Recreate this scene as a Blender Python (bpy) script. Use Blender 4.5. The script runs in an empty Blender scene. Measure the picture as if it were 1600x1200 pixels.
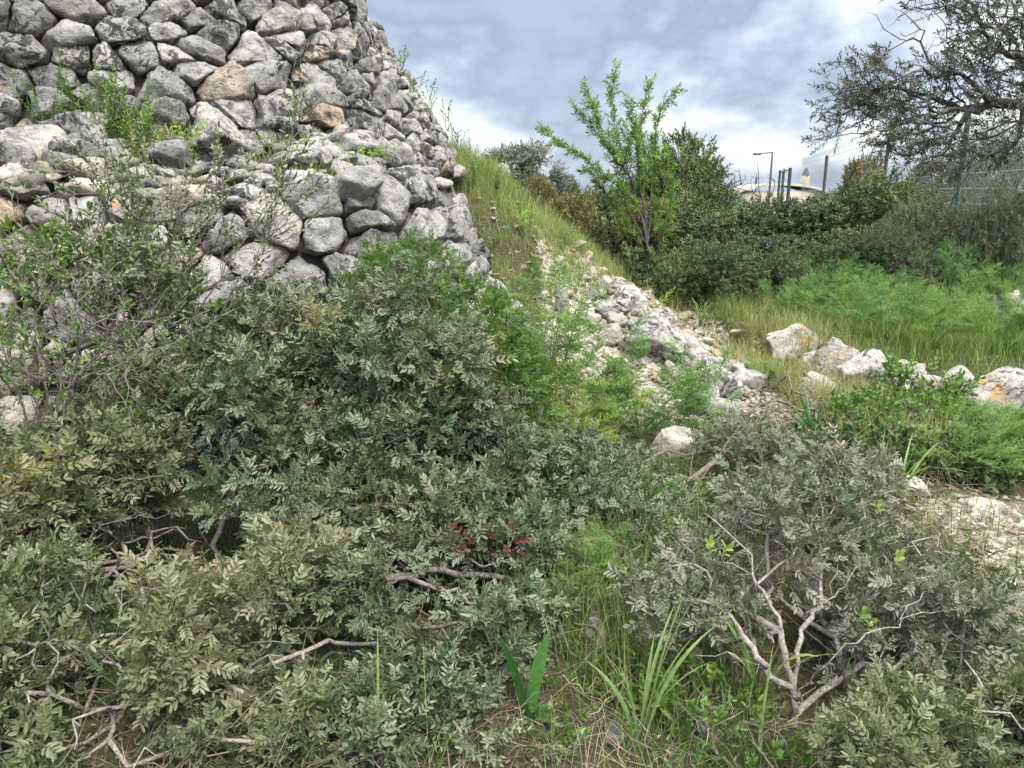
import bpy, bmesh, math, random
import numpy as np
from mathutils import Vector, Matrix

R = math.radians
rng = np.random.default_rng(7)
random.seed(7)
SC = bpy.context.scene
COL = SC.collection

# ------------------------------------------------------------------ camera
PITCH = R(14.0)
FPX = 1202.0
CAMZ = 1.6
cam = bpy.data.cameras.new("camera")
cam.sensor_width = 36.0
cam.lens = 36.0 * FPX / 1600.0
cam.clip_start = 0.05
cam.clip_end = 2000
cam_o = bpy.data.objects.new("camera", cam)
COL.objects.link(cam_o)
cam_o.location = (0, 0, CAMZ)
cam_o.rotation_euler = (R(90) - PITCH, 0, 0)
SC.camera = cam_o

# ------------------------------------------------------------------ exposure, sun, sky
SC.view_settings.view_transform = 'Standard'
SC.view_settings.look = 'None'
SC.view_settings.gamma = 1.0
SC.view_settings.exposure = 1.28
SUN_EL, SUN_AZ = R(56), R(150)      # azimuth clockwise from +Y (view direction)
sl = bpy.data.lights.new("sun", 'SUN')
sl.energy = 2.2
sl.angle = R(16)
sl.color = (1.0, 0.965, 0.91)
so = bpy.data.objects.new("sun", sl)
COL.objects.link(so)
sd = Vector((math.sin(SUN_AZ) * math.cos(SUN_EL), math.cos(SUN_AZ) * math.cos(SUN_EL), math.sin(SUN_EL)))
so.rotation_euler = sd.to_track_quat('Z', 'Y').to_euler()
so.location = (0, -5, 20)


def NT(nt):
    def n(t, **kw):
        x = nt.nodes.new(t)
        for k, v in kw.items():
            if k.startswith('i_'):
                key = k[2:]
                x.inputs[int(key) if key.isdigit() else key].default_value = v
            else:
                setattr(x, k, v)
        return x
    return n


def ramp(nt, stops, interp='LINEAR'):
    r = nt.nodes.new('ShaderNodeValToRGB')
    cr = r.color_ramp
    cr.interpolation = interp
    while len(cr.elements) < len(stops):
        cr.elements.new(0.5)
    for e, (p, c) in zip(cr.elements, stops):
        e.position = p
        e.color = (*c, 1) if len(c) == 3 else c
    return r


def make_world():
    w = bpy.data.worlds.new("World")
    SC.world = w
    w.use_nodes = True
    nt = w.node_tree
    nt.nodes.clear()
    n = NT(nt)
    L = nt.links.new
    out = n('ShaderNodeOutputWorld')
    bg = n('ShaderNodeBackground', i_Strength=0.10)
    L(bg.outputs[0], out.inputs[0])
    sky = n('ShaderNodeTexSky')
    sky.sky_type = 'NISHITA'
    sky.sun_disc = False
    sky.sun_elevation = SUN_EL
    sky.sun_rotation = SUN_AZ
    tc = n('ShaderNodeTexCoord')
    sep = n('ShaderNodeSeparateXYZ')
    L(tc.outputs['Generated'], sep.inputs[0])
    # project the view direction on a cloud deck
    zc = n('ShaderNodeMath', operation='MAXIMUM', i_1=0.0)
    L(sep.outputs[2], zc.inputs[0])
    za = n('ShaderNodeMath', operation='ADD', i_1=0.42)
    L(zc.outputs[0], za.inputs[0])
    dx = n('ShaderNodeMath', operation='DIVIDE')
    dy = n('ShaderNodeMath', operation='DIVIDE')
    L(sep.outputs[0], dx.inputs[0]); L(za.outputs[0], dx.inputs[1])
    L(sep.outputs[1], dy.inputs[0]); L(za.outputs[0], dy.inputs[1])
    cmb = n('ShaderNodeCombineXYZ', i_Z=0.4)
    L(dx.outputs[0], cmb.inputs[0]); L(dy.outputs[0], cmb.inputs[1])
    mp = n('ShaderNodeMapping')
    mp.inputs['Location'].default_value = CLOUD_OFF
    mp.inputs['Scale'].default_value = (1.45, 1.35, 1)
    L(cmb.outputs[0], mp.inputs[0])
    n1 = n('ShaderNodeTexNoise', i_Scale=0.95, i_Detail=8.0, i_Roughness=0.50, i_Distortion=0.5)
    n2 = n('ShaderNodeTexNoise', i_Scale=2.6, i_Detail=7.0, i_Roughness=0.56)
    L(mp.outputs[0], n1.inputs['Vector']); L(mp.outputs[0], n2.inputs['Vector'])
    mx = n('ShaderNodeMix', data_type='FLOAT')
    mx.inputs[0].default_value = 0.38
    L(n1.outputs[0], mx.inputs[2]); L(n2.outputs[0], mx.inputs[3])
    cr = ramp(nt, [(0.33, (1.2, 1.2, 1.17)), (0.38, (0.90, 0.95, 1.0)), (0.435, (0.65, 0.74, 0.86)),
                   (0.48, (0.51, 0.60, 0.75)), (0.55, (0.37, 0.44, 0.58)), (0.64, (0.46, 0.54, 0.69))])
    ct = n('ShaderNodeMapRange', clamp=False)
    ct.inputs[1].default_value = 0.30; ct.inputs[2].default_value = 0.70; ct.inputs[3].default_value = 0.14; ct.inputs[4].default_value = 0.86
    L(mx.outputs[0], ct.inputs[0]); L(ct.outputs[0], cr.inputs[0])
    # overhead sky boosted well past a natural overcast, added to light the ground
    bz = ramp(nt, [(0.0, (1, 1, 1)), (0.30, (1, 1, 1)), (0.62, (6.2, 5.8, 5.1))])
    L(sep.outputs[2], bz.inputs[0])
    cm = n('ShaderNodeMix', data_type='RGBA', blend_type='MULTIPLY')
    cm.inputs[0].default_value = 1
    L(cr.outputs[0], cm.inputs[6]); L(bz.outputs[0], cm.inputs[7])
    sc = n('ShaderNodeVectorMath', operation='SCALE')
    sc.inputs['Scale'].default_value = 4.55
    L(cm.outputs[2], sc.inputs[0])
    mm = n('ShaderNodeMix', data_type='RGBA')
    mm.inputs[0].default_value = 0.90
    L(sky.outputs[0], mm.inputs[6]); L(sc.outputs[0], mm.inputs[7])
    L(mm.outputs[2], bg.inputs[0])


CLOUD_OFF = (3.1, 1.7, 0.0)
make_world()

# ------------------------------------------------------------------ pixel helpers (layout only)
cp, sp_ = math.cos(PITCH), math.sin(PITCH)


def ray(u, v):
    xc = (u - 800) / FPX
    yc = (600 - v) / FPX
    return np.array([xc, cp + yc * sp_, -sp_ + yc * cp])


def P(u, v, Y):
    d = ray(u, v)
    return np.array([0, 0, CAMZ]) + d * (Y / d[1])


# ------------------------------------------------------------------ numpy noise
def _hash(ix, iy, iz, seed):
    h = (ix * 374761393 + iy * 668265263 + iz * 2147483647 + seed * 144665) & 0xFFFFFFFF
    h = ((h ^ (h >> 13)) * 1274126177) & 0xFFFFFFFF
    h = (h ^ (h >> 16)) & 0xFFFFFFFF
    h = ((h ^ (h >> 13)) * 1103515245) & 0xFFFFFFFF
    return ((h ^ (h >> 16)) & 0xFFFFFF) / float(0xFFFFFF)


def vnoise(p, seed=0):
    p = np.asarray(p, float)
    i = np.floor(p).astype(np.int64)
    f = p - i
    f = f * f * (3 - 2 * f)
    r = 0
    for a in (0, 1):
        wa = f[..., 0] if a else 1 - f[..., 0]
        for b in (0, 1):
            wb = f[..., 1] if b else 1 - f[..., 1]
            for c in (0, 1):
                wc = f[..., 2] if c else 1 - f[..., 2]
                r = r + wa * wb * wc * _hash(i[..., 0] + a, i[..., 1] + b, i[..., 2] + c, seed)
    return r * 2 - 1


def fbm(p, seed=0, o=4, g=0.5):
    p = np.asarray(p, float)
    s, a = 0, 1.0
    for k in range(o):
        s = s + a * vnoise(p * (2.03 ** k), seed + k * 17)
        a *= g
    return s


def sstep(a, b, x):
    t = np.clip((x - a) / (b - a), 0, 1)
    return t * t * (3 - 2 * t)


# ------------------------------------------------------------------ terrain
TX = np.array([-1, -0.5, 0.3, 1.0, 1.6, 2.05, 2.4])
TZ = np.array([2.05, 2.0, 1.25, 0.80, 0.42, 0.10, 0.0])
BX = np.array([1.6, 2.0, 2.55, 3.1, 3.6, 4.6, 8.0])      # foot of the terrace edge
BY = np.array([9.5, 7.5, 6.55, 5.95, 5.5, 4.8, 3.6])


def terr(x, y):
    x = np.asarray(x, float); y = np.asarray(y, float)
    p3 = np.stack([x, y, np.zeros_like(x)], -1)
    z = 0.035 * fbm(p3 * 1.3, 3, 3) + 0.012 * fbm(p3 * 5.0, 8, 2)
    crest = np.interp(x, TX, TZ)
    prof = sstep(4.9, 8.7, y) * (1 - 0.97 * sstep(8.9, 11.0, y))
    z = z + crest * prof * (1 + 0.10 * fbm(p3 * 1.7, 21, 3))
    d = y - np.interp(x, BX, BY)
    t = sstep(-0.15, 0.35, d) * sstep(1.7, 2.3, x + 0.15 * (y - 7.5) * (y > 7.5))
    z = z + t * (0.24 + 0.045 * np.clip(d, 0, 8) + 0.03 * fbm(p3 * 1.1, 31, 3))
    far = sstep(19, 34, y)
    z = z * (1 - far) + far * (-1.0 + 0.3 * fbm(p3 * 0.05, 5, 2))
    return z


def gz(x, y):
    return float(terr(np.array(float(x)), np.array(float(y))))


def hit(u, v, y0=1.2):
    d = ray(u, v)
    for Y in np.arange(y0, 40, 0.02):
        p = np.array([0, 0, CAMZ]) + d * (Y / d[1])
        if p[2] <= gz(p[0], p[1]):
            return p
    return p


# ------------------------------------------------------------------ mesh accumulator
class MB:
    def __init__(s):
        s.V, s.F, s.T, s.Q, s.n = [], [], [], [], 0

    def add(s, v, quads=None, tris=None, rnd=0.5):
        v = np.asarray(v, float).reshape(-1, 3)
        if quads is not None and len(quads):
            s.Q.append(np.asarray(quads, np.int64) + s.n)
        if tris is not None and len(tris):
            s.T.append(np.asarray(tris, np.int64) + s.n)
        s.V.append(v)
        s.F.append(np.broadcast_to(np.asarray(rnd, float), (len(v),)))
        s.n += len(v)

    def mesh(s, name, mat, loc=(0, 0, 0), smooth=False):
        me = bpy.data.meshes.new(name)
        V = np.concatenate(s.V) - np.asarray(loc, float)
        rn = np.concatenate(s.F)
        loops, starts, k = [], [], 0
        if s.Q:
            q = np.concatenate(s.Q)
            loops.append(q.ravel()); starts.append(np.arange(len(q)) * 4); k = q.size
        if s.T:
            t = np.concatenate(s.T)
            loops.append(t.ravel()); starts.append(k + np.arange(len(t)) * 3)
        loops = np.concatenate(loops); starts = np.concatenate(starts)
        me.vertices.add(len(V)); me.loops.add(len(loops)); me.polygons.add(len(starts))
        me.vertices.foreach_set('co', V.astype(np.float32).ravel())
        me.loops.foreach_set('vertex_index', loops.astype(np.int32))
        me.polygons.foreach_set('loop_start', starts.astype(np.int32))
        if smooth:
            me.polygons.foreach_set('use_smooth', np.ones(len(starts), bool))
        me.update(calc_edges=True)
        a = me.attributes.new('rnd', 'FLOAT', 'POINT')
        a.data.foreach_set('value', rn.astype(np.float32))
        me.materials.append(mat)
        return me

    def build(s, name, mat, parent=None, loc=(0, 0, 0), smooth=False):
        if not s.V:
            return None
        me = s.mesh(name, mat, loc, smooth)
        o = bpy.data.objects.new(name, me)
        COL.objects.link(o)
        if parent is not None:
            o.parent = parent
        else:
            o.location = loc
        return o


def tag(o, label=None, cat=None, group=None, kind=None):
    if label: o['label'] = label
    if cat: o['category'] = cat
    if group: o['group'] = group
    if kind: o['kind'] = kind
    return o


def thing(name, label, cat, loc, group=None):
    o = bpy.data.objects.new(name, None)
    o.empty_display_size = 0.1
    COL.objects.link(o)
    o.location = tuple(float(a) for a in loc)
    return tag(o, label, cat, group)


def copy_tree(o, parent=None):
    c = o.copy()
    COL.objects.link(c)
    if parent is not None:
        c.parent = parent
    for ch in [x for x in bpy.data.objects if x.parent == o]:
        copy_tree(ch, c)
    return c


def unit(a):
    a = np.asarray(a, float)
    return a / np.maximum(np.linalg.norm(a, axis=-1, keepdims=True), 1e-9)


# ------------------------------------------------------------------ materials
def mat_new(name):
    m = bpy.data.materials.new(name)
    m.use_nodes = True
    nt = m.node_tree
    nt.nodes.clear()
    out = nt.nodes.new('ShaderNodeOutputMaterial')
    return m, nt, NT(nt), nt.links.new, out


def leaf_mat(name, stops, rough=0.42, spec=0.45, trans=0.22, back=None):
    rough += 0.01; spec *= 0.95
    m, nt, n, L, out = mat_new(name)
    at = n('ShaderNodeAttribute', attribute_name='rnd')
    cr = ramp(nt, stops)
    ge = n('ShaderNodeNewGeometry')
    nz = n('ShaderNodeTexNoise', i_Scale=55.0, i_Detail=2.0)
    L(ge.outputs['Position'], nz.inputs['Vector'])
    L(at.outputs['Fac'], cr.inputs[0])
    hv = n('ShaderNodeHueSaturation')
    mr = n('ShaderNodeMapRange')
    mr.inputs[1].default_value = 0.3; mr.inputs[2].default_value = 0.7
    mr.inputs[3].default_value = 0.78; mr.inputs[4].default_value = 1.22
    L(nz.outputs[0], mr.inputs[0]); L(mr.outputs[0], hv.inputs['Value'])
    L(cr.outputs[0], hv.inputs['Color'])
    colout = hv.outputs[0]
    if back:
        mb = n('ShaderNodeMix', data_type='RGBA')
        mb.inputs[7].default_value = (*back, 1)
        fm = n('ShaderNodeMath', operation='MULTIPLY', i_1=0.6)
        L(ge.outputs['Backfacing'], fm.inputs[0]); L(fm.outputs[0], mb.inputs[0])
        L(colout, mb.inputs[6])
        colout = mb.outputs[2]
    b = n('ShaderNodeBsdfPrincipled')
    b.inputs['Roughness'].default_value = rough
    b.inputs['Specular IOR Level'].default_value = spec
    L(colout, b.inputs['Base Color'])
    if trans > 0:
        t = n('ShaderNodeBsdfTranslucent')
        bright = n('ShaderNodeMix', data_type='RGBA', blend_type='MULTIPLY')
        bright.inputs[0].default_value = 1
        bright.inputs[7].default_value = (1.5, 1.7, 0.8, 1)
        L(colout, bright.inputs[6]); L(bright.outputs[2], t.inputs[0])
        ms = n('ShaderNodeMixShader', i_0=trans)
        L(b.outputs[0], ms.inputs[1]); L(t.outputs[0], ms.inputs[2]); L(ms.outputs[0], out.inputs[0])
    else:
        L(b.outputs[0], out.inputs[0])
    return m


def bark_mat(name, c1, c2, scale=30.0, lichen=None):
    m, nt, n, L, out = mat_new(name)
    ge = n('ShaderNodeNewGeometry')
    nz = n('ShaderNodeTexNoise', i_Scale=scale, i_Detail=5.0, i_Roughness=0.65)
    L(ge.outputs['Position'], nz.inputs['Vector'])
    st = [(0.3, c1), (0.62, c2)]
    if lichen: st.append((0.72, lichen))
    cr = ramp(nt, st)
    L(nz.outputs[0], cr.inputs[0])
    b = n('ShaderNodeBsdfPrincipled', i_Roughness=0.9)
    b.inputs['Specular IOR Level'].default_value = 0.2
    L(cr.outputs[0], b.inputs['Base Color'])
    bp = n('ShaderNodeBump', i_Strength=0.9, i_Distance=0.012)
    L(nz.outputs[0], bp.inputs['Height']); L(bp.outputs[0], b.inputs['Normal'])
    L(b.outputs[0], out.inputs[0])
    return m


def stone_mat(name, orange=0.0, tint=(1, 1, 1), black=0.0, scale=1.0):
    m, nt, n, L, out = mat_new(name)
    ge = n('ShaderNodeNewGeometry')
    at = n('ShaderNodeAttribute', attribute_name='rnd')
    mul = n('ShaderNodeVectorMath', operation='SCALE')
    mul.inputs['Scale'].default_value = scale
    L(ge.outputs['Position'], mul.inputs[0])
    pos = mul.outputs[0]

    def noise(s, d, r, off=0.0, dist=0.0):
        ad = n('ShaderNodeVectorMath', operation='ADD')
        ad.inputs[1].default_value = (off, off * 1.7, -off)
        L(pos, ad.inputs[0])
        x = n('ShaderNodeTexNoise', i_Scale=s, i_Detail=d, i_Roughness=r, i_Distortion=dist)
        L(ad.outputs[0], x.inputs['Vector'])
        return x.outputs[0]

    def mixc(fac, a, bcol, mode='MIX'):
        x = n('ShaderNodeMix', data_type='RGBA', blend_type=mode)
        if isinstance(fac, (int, float)): x.inputs[0].default_value = fac
        else: L(fac, x.inputs[0])
        if isinstance(a, tuple): x.inputs[6].default_value = (*a, 1)
        else: L(a, x.inputs[6])
        if isinstance(bcol, tuple): x.inputs[7].default_value = (*bcol, 1)
        else: L(bcol, x.inputs[7])
        return x.outputs[2]

    def thr(src, a, b):
        x = n('ShaderNodeMapRange', interpolation_type='SMOOTHSTEP')
        x.inputs[1].default_value = a; x.inputs[2].default_value = b
        L(src, x.inputs[0])
        return x.outputs[0]

    def math(op, a, b):
        x = n('ShaderNodeMath', operation=op)
        for i, q in enumerate((a, b)):
            if isinstance(q, (int, float)): x.inputs[i].default_value = q
            else: L(q, x.inputs[i])
        return x.outputs[0]

    base = ramp(nt, [(0.0, (0.25, 0.245, 0.235)), (0.35, (0.345, 0.338, 0.325)), (0.7, (0.45, 0.437, 0.415)), (0.88, (0.40, 0.36, 0.31)), (1.0, (0.42, 0.33, 0.25))])
    L(at.outputs['Fac'], base.inputs[0])
    mott = ramp(nt, [(0.32, (0.40, 0.40, 0.41)), (0.46, (0.90, 0.89, 0.88)), (0.60, (1.22, 1.21, 1.18))])
    L(noise(9, 8, 0.68), mott.inputs[0])
    c = mixc(1.0, base.outputs[0], mott.outputs[0], 'MULTIPLY')
    # pale crust and warm stain
    c = mixc(math('MULTIPLY', thr(noise(4.5, 6, 0.7, 3.1), 0.57, 0.66), 0.55), c, (0.62, 0.61, 0.57))
    c = mixc(math('MULTIPLY', thr(noise(2.2, 5, 0.6, 7.7), 0.60, 0.72), 0.5), c, (0.46, 0.35, 0.25))
    # orange lichen
    o = thr(noise(5.5, 4, 0.6, 11.3), 0.66 - orange, 0.70 - orange)
    sep = n('ShaderNodeSeparateXYZ'); L(ge.outputs['Normal'], sep.inputs[0])
    if orange > 0.05:
        o = math('MULTIPLY', o, thr(sep.outputs[2], 0.0, 0.6))
    c = mixc(math('MULTIPLY', o, 0.8), c, (0.52, 0.27, 0.10))
    # black lichen: blotches plus specks
    bl = math('MULTIPLY', thr(noise(13, 8, 0.74, 21.0, 0.8), 0.530 - black, 0.57 - black), thr(noise(2.6, 4, 0.6, 15.0), 0.40 - black, 0.58 - black))
    sk = thr(noise(42, 5, 0.7, 31.0), 0.60, 0.66)
    c = mixc(math('MULTIPLY', math('MAXIMUM', bl, math('MULTIPLY', sk, 0.7)), 0.88), c, (0.028, 0.028, 0.03))
    c = mixc(1.0, c, tint, 'MULTIPLY')
    b = n('ShaderNodeBsdfPrincipled', i_Roughness=0.92)
    b.inputs['Specular IOR Level'].default_value = 0.15
    L(c, b.inputs['Base Color'])
    h = math('ADD', noise(22, 9, 0.7, 2.0), math('MULTIPLY', noise(90, 4, 0.7, 5.0), 0.35))
    vo = n('ShaderNodeTexVoronoi', i_Scale=26.0)
    L(pos, vo.inputs['Vector'])
    h = math('ADD', h, math('MULTIPLY', thr(vo.outputs['Distance'], 0.0, 0.35), 0.25))
    bp = n('ShaderNodeBump', i_Strength=1.0, i_Distance=0.055)
    L(h, bp.inputs['Height']); L(bp.outputs[0], b.inputs['Normal'])
    L(b.outputs[0], out.inputs[0])
    return m


def plain_mat(name, col, rough=0.6, metal=0.0, var=0.15, scale=12.0):
    m, nt, n, L, out = mat_new(name)
    ge = n('ShaderNodeNewGeometry')
    nz = n('ShaderNodeTexNoise', i_Scale=scale, i_Detail=5.0)
    L(ge.outputs['Position'], nz.inputs['Vector'])
    cr = ramp(nt, [(0.3, tuple(c * (1 - var) for c in col)), (0.7, tuple(min(1, c * (1 + var)) for c in col))])
    L(nz.outputs[0], cr.inputs[0])
    b = n('ShaderNodeBsdfPrincipled', i_Roughness=rough, i_Metallic=metal)
    L(cr.outputs[0], b.inputs['Base Color'])
    L(b.outputs[0], out.inputs[0])
    return m


def ground_mat():
    m, nt, n, L, out = mat_new("soil_and_gravel")
    ge = n('ShaderNodeNewGeometry')
    g = n('ShaderNodeAttribute', attribute_name='gravel')
    gr = n('ShaderNodeAttribute', attribute_name='green')

    def noise(s, d, r):
        x = n('ShaderNodeTexNoise', i_Scale=s, i_Detail=d, i_Roughness=r)
        L(ge.outputs['Position'], x.inputs['Vector'])
        return x.outputs[0]
    soil = ramp(nt, [(0.3, (0.035, 0.026, 0.019)), (0.5, (0.085, 0.062, 0.043)), (0.66, (0.16, 0.125, 0.09)), (0.75, (0.24, 0.20, 0.15))])
    L(noise(18, 9, 0.72), soil.inputs[0])
    peb = n('ShaderNodeTexVoronoi', i_Scale=38.0)
    L(ge.outputs['Position'], peb.inputs['Vector'])
    pale = ramp(nt, [(0.0, (0.14, 0.105, 0.075)), (0.35, (0.27, 0.225, 0.175)), (0.7, (0.42, 0.37, 0.31)), (1.0, (0.55, 0.52, 0.47))])
    sx = n('ShaderNodeSeparateXYZ'); L(peb.outputs['Color'], sx.inputs[0])
    L(sx.outputs[0], pale.inputs[0])
    grn = ramp(nt, [(0.35, (0.028, 0.042, 0.014)), (0.6, (0.06, 0.085, 0.028)), (0.75, (0.14, 0.12, 0.06))])
    L(noise(11, 8, 0.7), grn.inputs[0])
    m1 = n('ShaderNodeMix', data_type='RGBA')
    L(gr.outputs['Fac'], m1.inputs[0]); L(soil.outputs[0], m1.inputs[6]); L(grn.outputs[0], m1.inputs[7])
    m2 = n('ShaderNodeMix', data_type='RGBA')
    fa = n('ShaderNodeMapRange', interpolation_type='SMOOTHSTEP')
    ad = n('ShaderNodeMath', operation='ADD'); L(g.outputs['Fac'], ad.inputs[0])
    sb = n('ShaderNodeMath', operation='SUBTRACT', i_1=0.5); L(noise(7, 7, 0.7), sb.inputs[0])
    L(sb.outputs[0], ad.inputs[1]); L(ad.outputs[0], fa.inputs[0])
    fa.inputs[1].default_value = 0.42; fa.inputs[2].default_value = 0.6
    L(fa.outputs[0], m2.inputs[0]); L(m1.outputs[2], m2.inputs[6]); L(pale.outputs[0], m2.inputs[7])
    b = n('ShaderNodeBsdfPrincipled', i_Roughness=0.95)
    b.inputs['Specular IOR Level'].default_value = 0.1
    L(m2.outputs[2], b.inputs['Base Color'])
    bp = n('ShaderNodeBump', i_Strength=0.9, i_Distance=0.03)
    a2 = n('ShaderNodeMath', operation='ADD')
    L(noise(40, 6, 0.7), a2.inputs[0]); L(peb.outputs['Distance'], a2.inputs[1])
    L(a2.outputs[0], bp.inputs['Height']); L(bp.outputs[0], b.inputs['Normal'])
    L(b.outputs[0], out.inputs[0])
    return m


M = {}
M['stone'] = stone_mat('limestone')
M['stone_dark'] = stone_mat('limestone_black_lichen', black=0.055)
M['stone_orange'] = stone_mat('limestone_orange_lichen', orange=0.10, tint=(1.15, 1.13, 1.08))
M['stone_pale'] = stone_mat('limestone_fresh', tint=(1.22, 1.15, 1.05), black=-0.04)
M['crag'] = stone_mat('white_crag_limestone', tint=(1.16, 1.14, 1.10), black=0.022)
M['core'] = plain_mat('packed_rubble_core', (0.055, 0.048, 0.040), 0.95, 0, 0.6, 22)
M['gravel'] = stone_mat('limestone_chips', tint=(1.0, 0.91, 0.80), black=-0.04)
M['ground'] = ground_mat()
M['lentisk'] = leaf_mat('lentisk_leaf', [(0.0, (0.016, 0.042, 0.013)), (0.25, (0.033, 0.068, 0.022)), (0.5, (0.060, 0.094, 0.038)),
                        (0.70, (0.110, 0.135, 0.062)), (0.84, (0.18, 0.18, 0.092)), (0.91, (0.17, 0.115, 0.075)), (1.0, (0.16, 0.075, 0.06))], 0.40, 0.5, 0.12, (0.105, 0.12, 0.072))
M['lentisk_grey'] = leaf_mat('lentisk_grey_leaf', [(0.0, (0.030, 0.056, 0.022)), (0.3, (0.056, 0.084, 0.040)), (0.55, (0.098, 0.112, 0.066)),
                        (0.78, (0.175, 0.165, 0.120)), (0.9, (0.20, 0.165, 0.13)), (1.0, (0.15, 0.095, 0.075))], 0.42, 0.5, 0.15, (0.145, 0.14, 0.10))
M['lentisk_olive'] = leaf_mat('lentisk_olive_leaf', [(0.0, (0.026, 0.050, 0.018)), (0.3, (0.048, 0.078, 0.032)), (0.55, (0.090, 0.112, 0.058)),
                        (0.76, (0.158, 0.162, 0.100)), (0.88, (0.205, 0.160, 0.120)), (1.0, (0.21, 0.115, 0.095))], 0.42, 0.45, 0.22, (0.155, 0.16, 0.085))
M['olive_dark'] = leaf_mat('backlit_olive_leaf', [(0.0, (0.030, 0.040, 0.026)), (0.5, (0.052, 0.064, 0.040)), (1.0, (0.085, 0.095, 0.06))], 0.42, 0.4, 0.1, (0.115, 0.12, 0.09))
M['scrub'] = leaf_mat('pale_scrub_leaf', [(0.0, (0.050, 0.072, 0.034)), (0.5, (0.105, 0.130, 0.064)), (1.0, (0.19, 0.20, 0.11))], 0.42, 0.4, 0.15, (0.18, 0.19, 0.13))
M['fresh'] = leaf_mat('fresh_green_leaf', [(0.0, (0.042, 0.085, 0.018)), (0.5, (0.085, 0.150, 0.030)), (1.0, (0.17, 0.23, 0.05))], 0.4, 0.4, 0.3)
M['lime'] = leaf_mat('lime_leaf', [(0.0, (0.10, 0.18, 0.03)), (1.0, (0.25, 0.32, 0.07))], 0.42, 0.4, 0.35)
M['red_leaf'] = leaf_mat('red_leaf', [(0.0, (0.07, 0.035, 0.022)), (0.5, (0.10, 0.025, 0.024)), (1.0, (0.16, 0.055, 0.045))], 0.4, 0.4, 0.2)
M['hedge'] = leaf_mat('hedge_leaf', [(0.0, (0.020, 0.042, 0.016)), (0.4, (0.048, 0.080, 0.028)), (0.75, (0.105, 0.135, 0.048)), (1.0, (0.19, 0.185, 0.075))], 0.45, 0.4, 0.15)
M['hedge_brown'] = leaf_mat('hedge_brown_leaf', [(0.0, (0.042, 0.055, 0.020)), (0.45, (0.100, 0.105, 0.040)), (0.8, (0.185, 0.155, 0.062)), (1.0, (0.23, 0.15, 0.075))], 0.5, 0.35, 0.15)
M['olive'] = leaf_mat('olive_leaf', [(0.0, (0.045, 0.058, 0.036)), (0.5, (0.078, 0.092, 0.058)), (1.0, (0.14, 0.15, 0.10))], 0.42, 0.45, 0.12, (0.20, 0.21, 0.165))
M['almond'] = leaf_mat('almond_leaf', [(0.0, (0.075, 0.135, 0.032)), (0.5, (0.12, 0.20, 0.048)), (1.0, (0.21, 0.29, 0.09))], 0.45, 0.35, 0.35)
M['grass'] = leaf_mat('grass_blade', [(0.0, (0.040, 0.085, 0.018)), (0.5, (0.095, 0.170, 0.034)), (0.8, (0.17, 0.225, 0.06)), (1.0, (0.34, 0.29, 0.14))], 0.5, 0.3, 0.3)
M['dry_grass'] = leaf_mat('dry_grass_blade', [(0.0, (0.10, 0.16, 0.04)), (0.35, (0.19, 0.22, 0.075)), (0.75, (0.28, 0.235, 0.12)), (1.0, (0.36, 0.29, 0.17))], 0.6, 0.2, 0.2)
M['straw'] = leaf_mat('dead_twig_litter', [(0.0, (0.06, 0.045, 0.03)), (0.6, (0.17, 0.135, 0.095)), (1.0, (0.32, 0.27, 0.20))], 0.8, 0.15, 0.05)
M['fennel'] = leaf_mat('fennel_thread', [(0.0, (0.125, 0.21, 0.065)), (0.5, (0.195, 0.30, 0.095)), (1.0, (0.31, 0.41, 0.15))], 0.5, 0.25, 0.5)
M['fennel_lime'] = leaf_mat('fennel_lime_thread', [(0.0, (0.20, 0.29, 0.06)), (1.0, (0.42, 0.46, 0.15))], 0.5, 0.25, 0.5)
M['fennel_blue'] = leaf_mat('fennel_bluegreen_thread', [(0.0, (0.12, 0.23, 0.085)), (1.0, (0.25, 0.39, 0.16))], 0.5, 0.25, 0.5)
M['strap'] = leaf_mat('strap_leaf', [(0.0, (0.022, 0.075, 0.022)), (0.6, (0.045, 0.125, 0.030)), (1.0, (0.10, 0.19, 0.05))], 0.32, 0.5, 0.2)
M['strap_pale'] = leaf_mat('pale_strap_leaf', [(0.0, (0.09, 0.155, 0.055)), (0.6, (0.18, 0.245, 0.085)), (0.85, (0.30, 0.31, 0.12)), (1.0, (0.42, 0.27, 0.12))], 0.4, 0.4, 0.25)
M['bark_pale'] = bark_mat('pale_grey_bark', (0.12, 0.105, 0.092), (0.31, 0.285, 0.25), 75, (0.44, 0.43, 0.39))
M['bark_mid'] = bark_mat('grey_brown_bark', (0.07, 0.06, 0.05), (0.20, 0.175, 0.15), 70, (0.29, 0.27, 0.24))
M['bark_brown'] = bark_mat('brown_bark', (0.07, 0.055, 0.045), (0.17, 0.14, 0.115), 40)
M['bark_dark'] = bark_mat('dark_grey_bark', (0.045, 0.042, 0.040), (0.12, 0.11, 0.105), 30)
M['yellow'] = plain_mat('yellow_petal', (0.75, 0.60, 0.06), 0.6)
M['fence_green'] = plain_mat('green_painted_steel', (0.025, 0.050, 0.045), 0.5, 0.0, 0.25)
M['wire'] = plain_mat('galvanised_wire', (0.30, 0.31, 0.32), 0.5, 0.5)
M['post_dark'] = plain_mat('weathered_dark_post', (0.05, 0.05, 0.048), 0.8, 0, 0.3)
M['plaster'] = plain_mat('cream_plaster', (0.33, 0.29, 0.24), 0.9, 0, 0.1, 3)
M['roof'] = plain_mat('pale_roof_render', (0.33, 0.28, 0.23), 0.9, 0, 0.12, 3)
M['dark_metal'] = plain_mat('dark_metal', (0.09, 0.09, 0.095), 0.5, 0.3)

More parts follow.
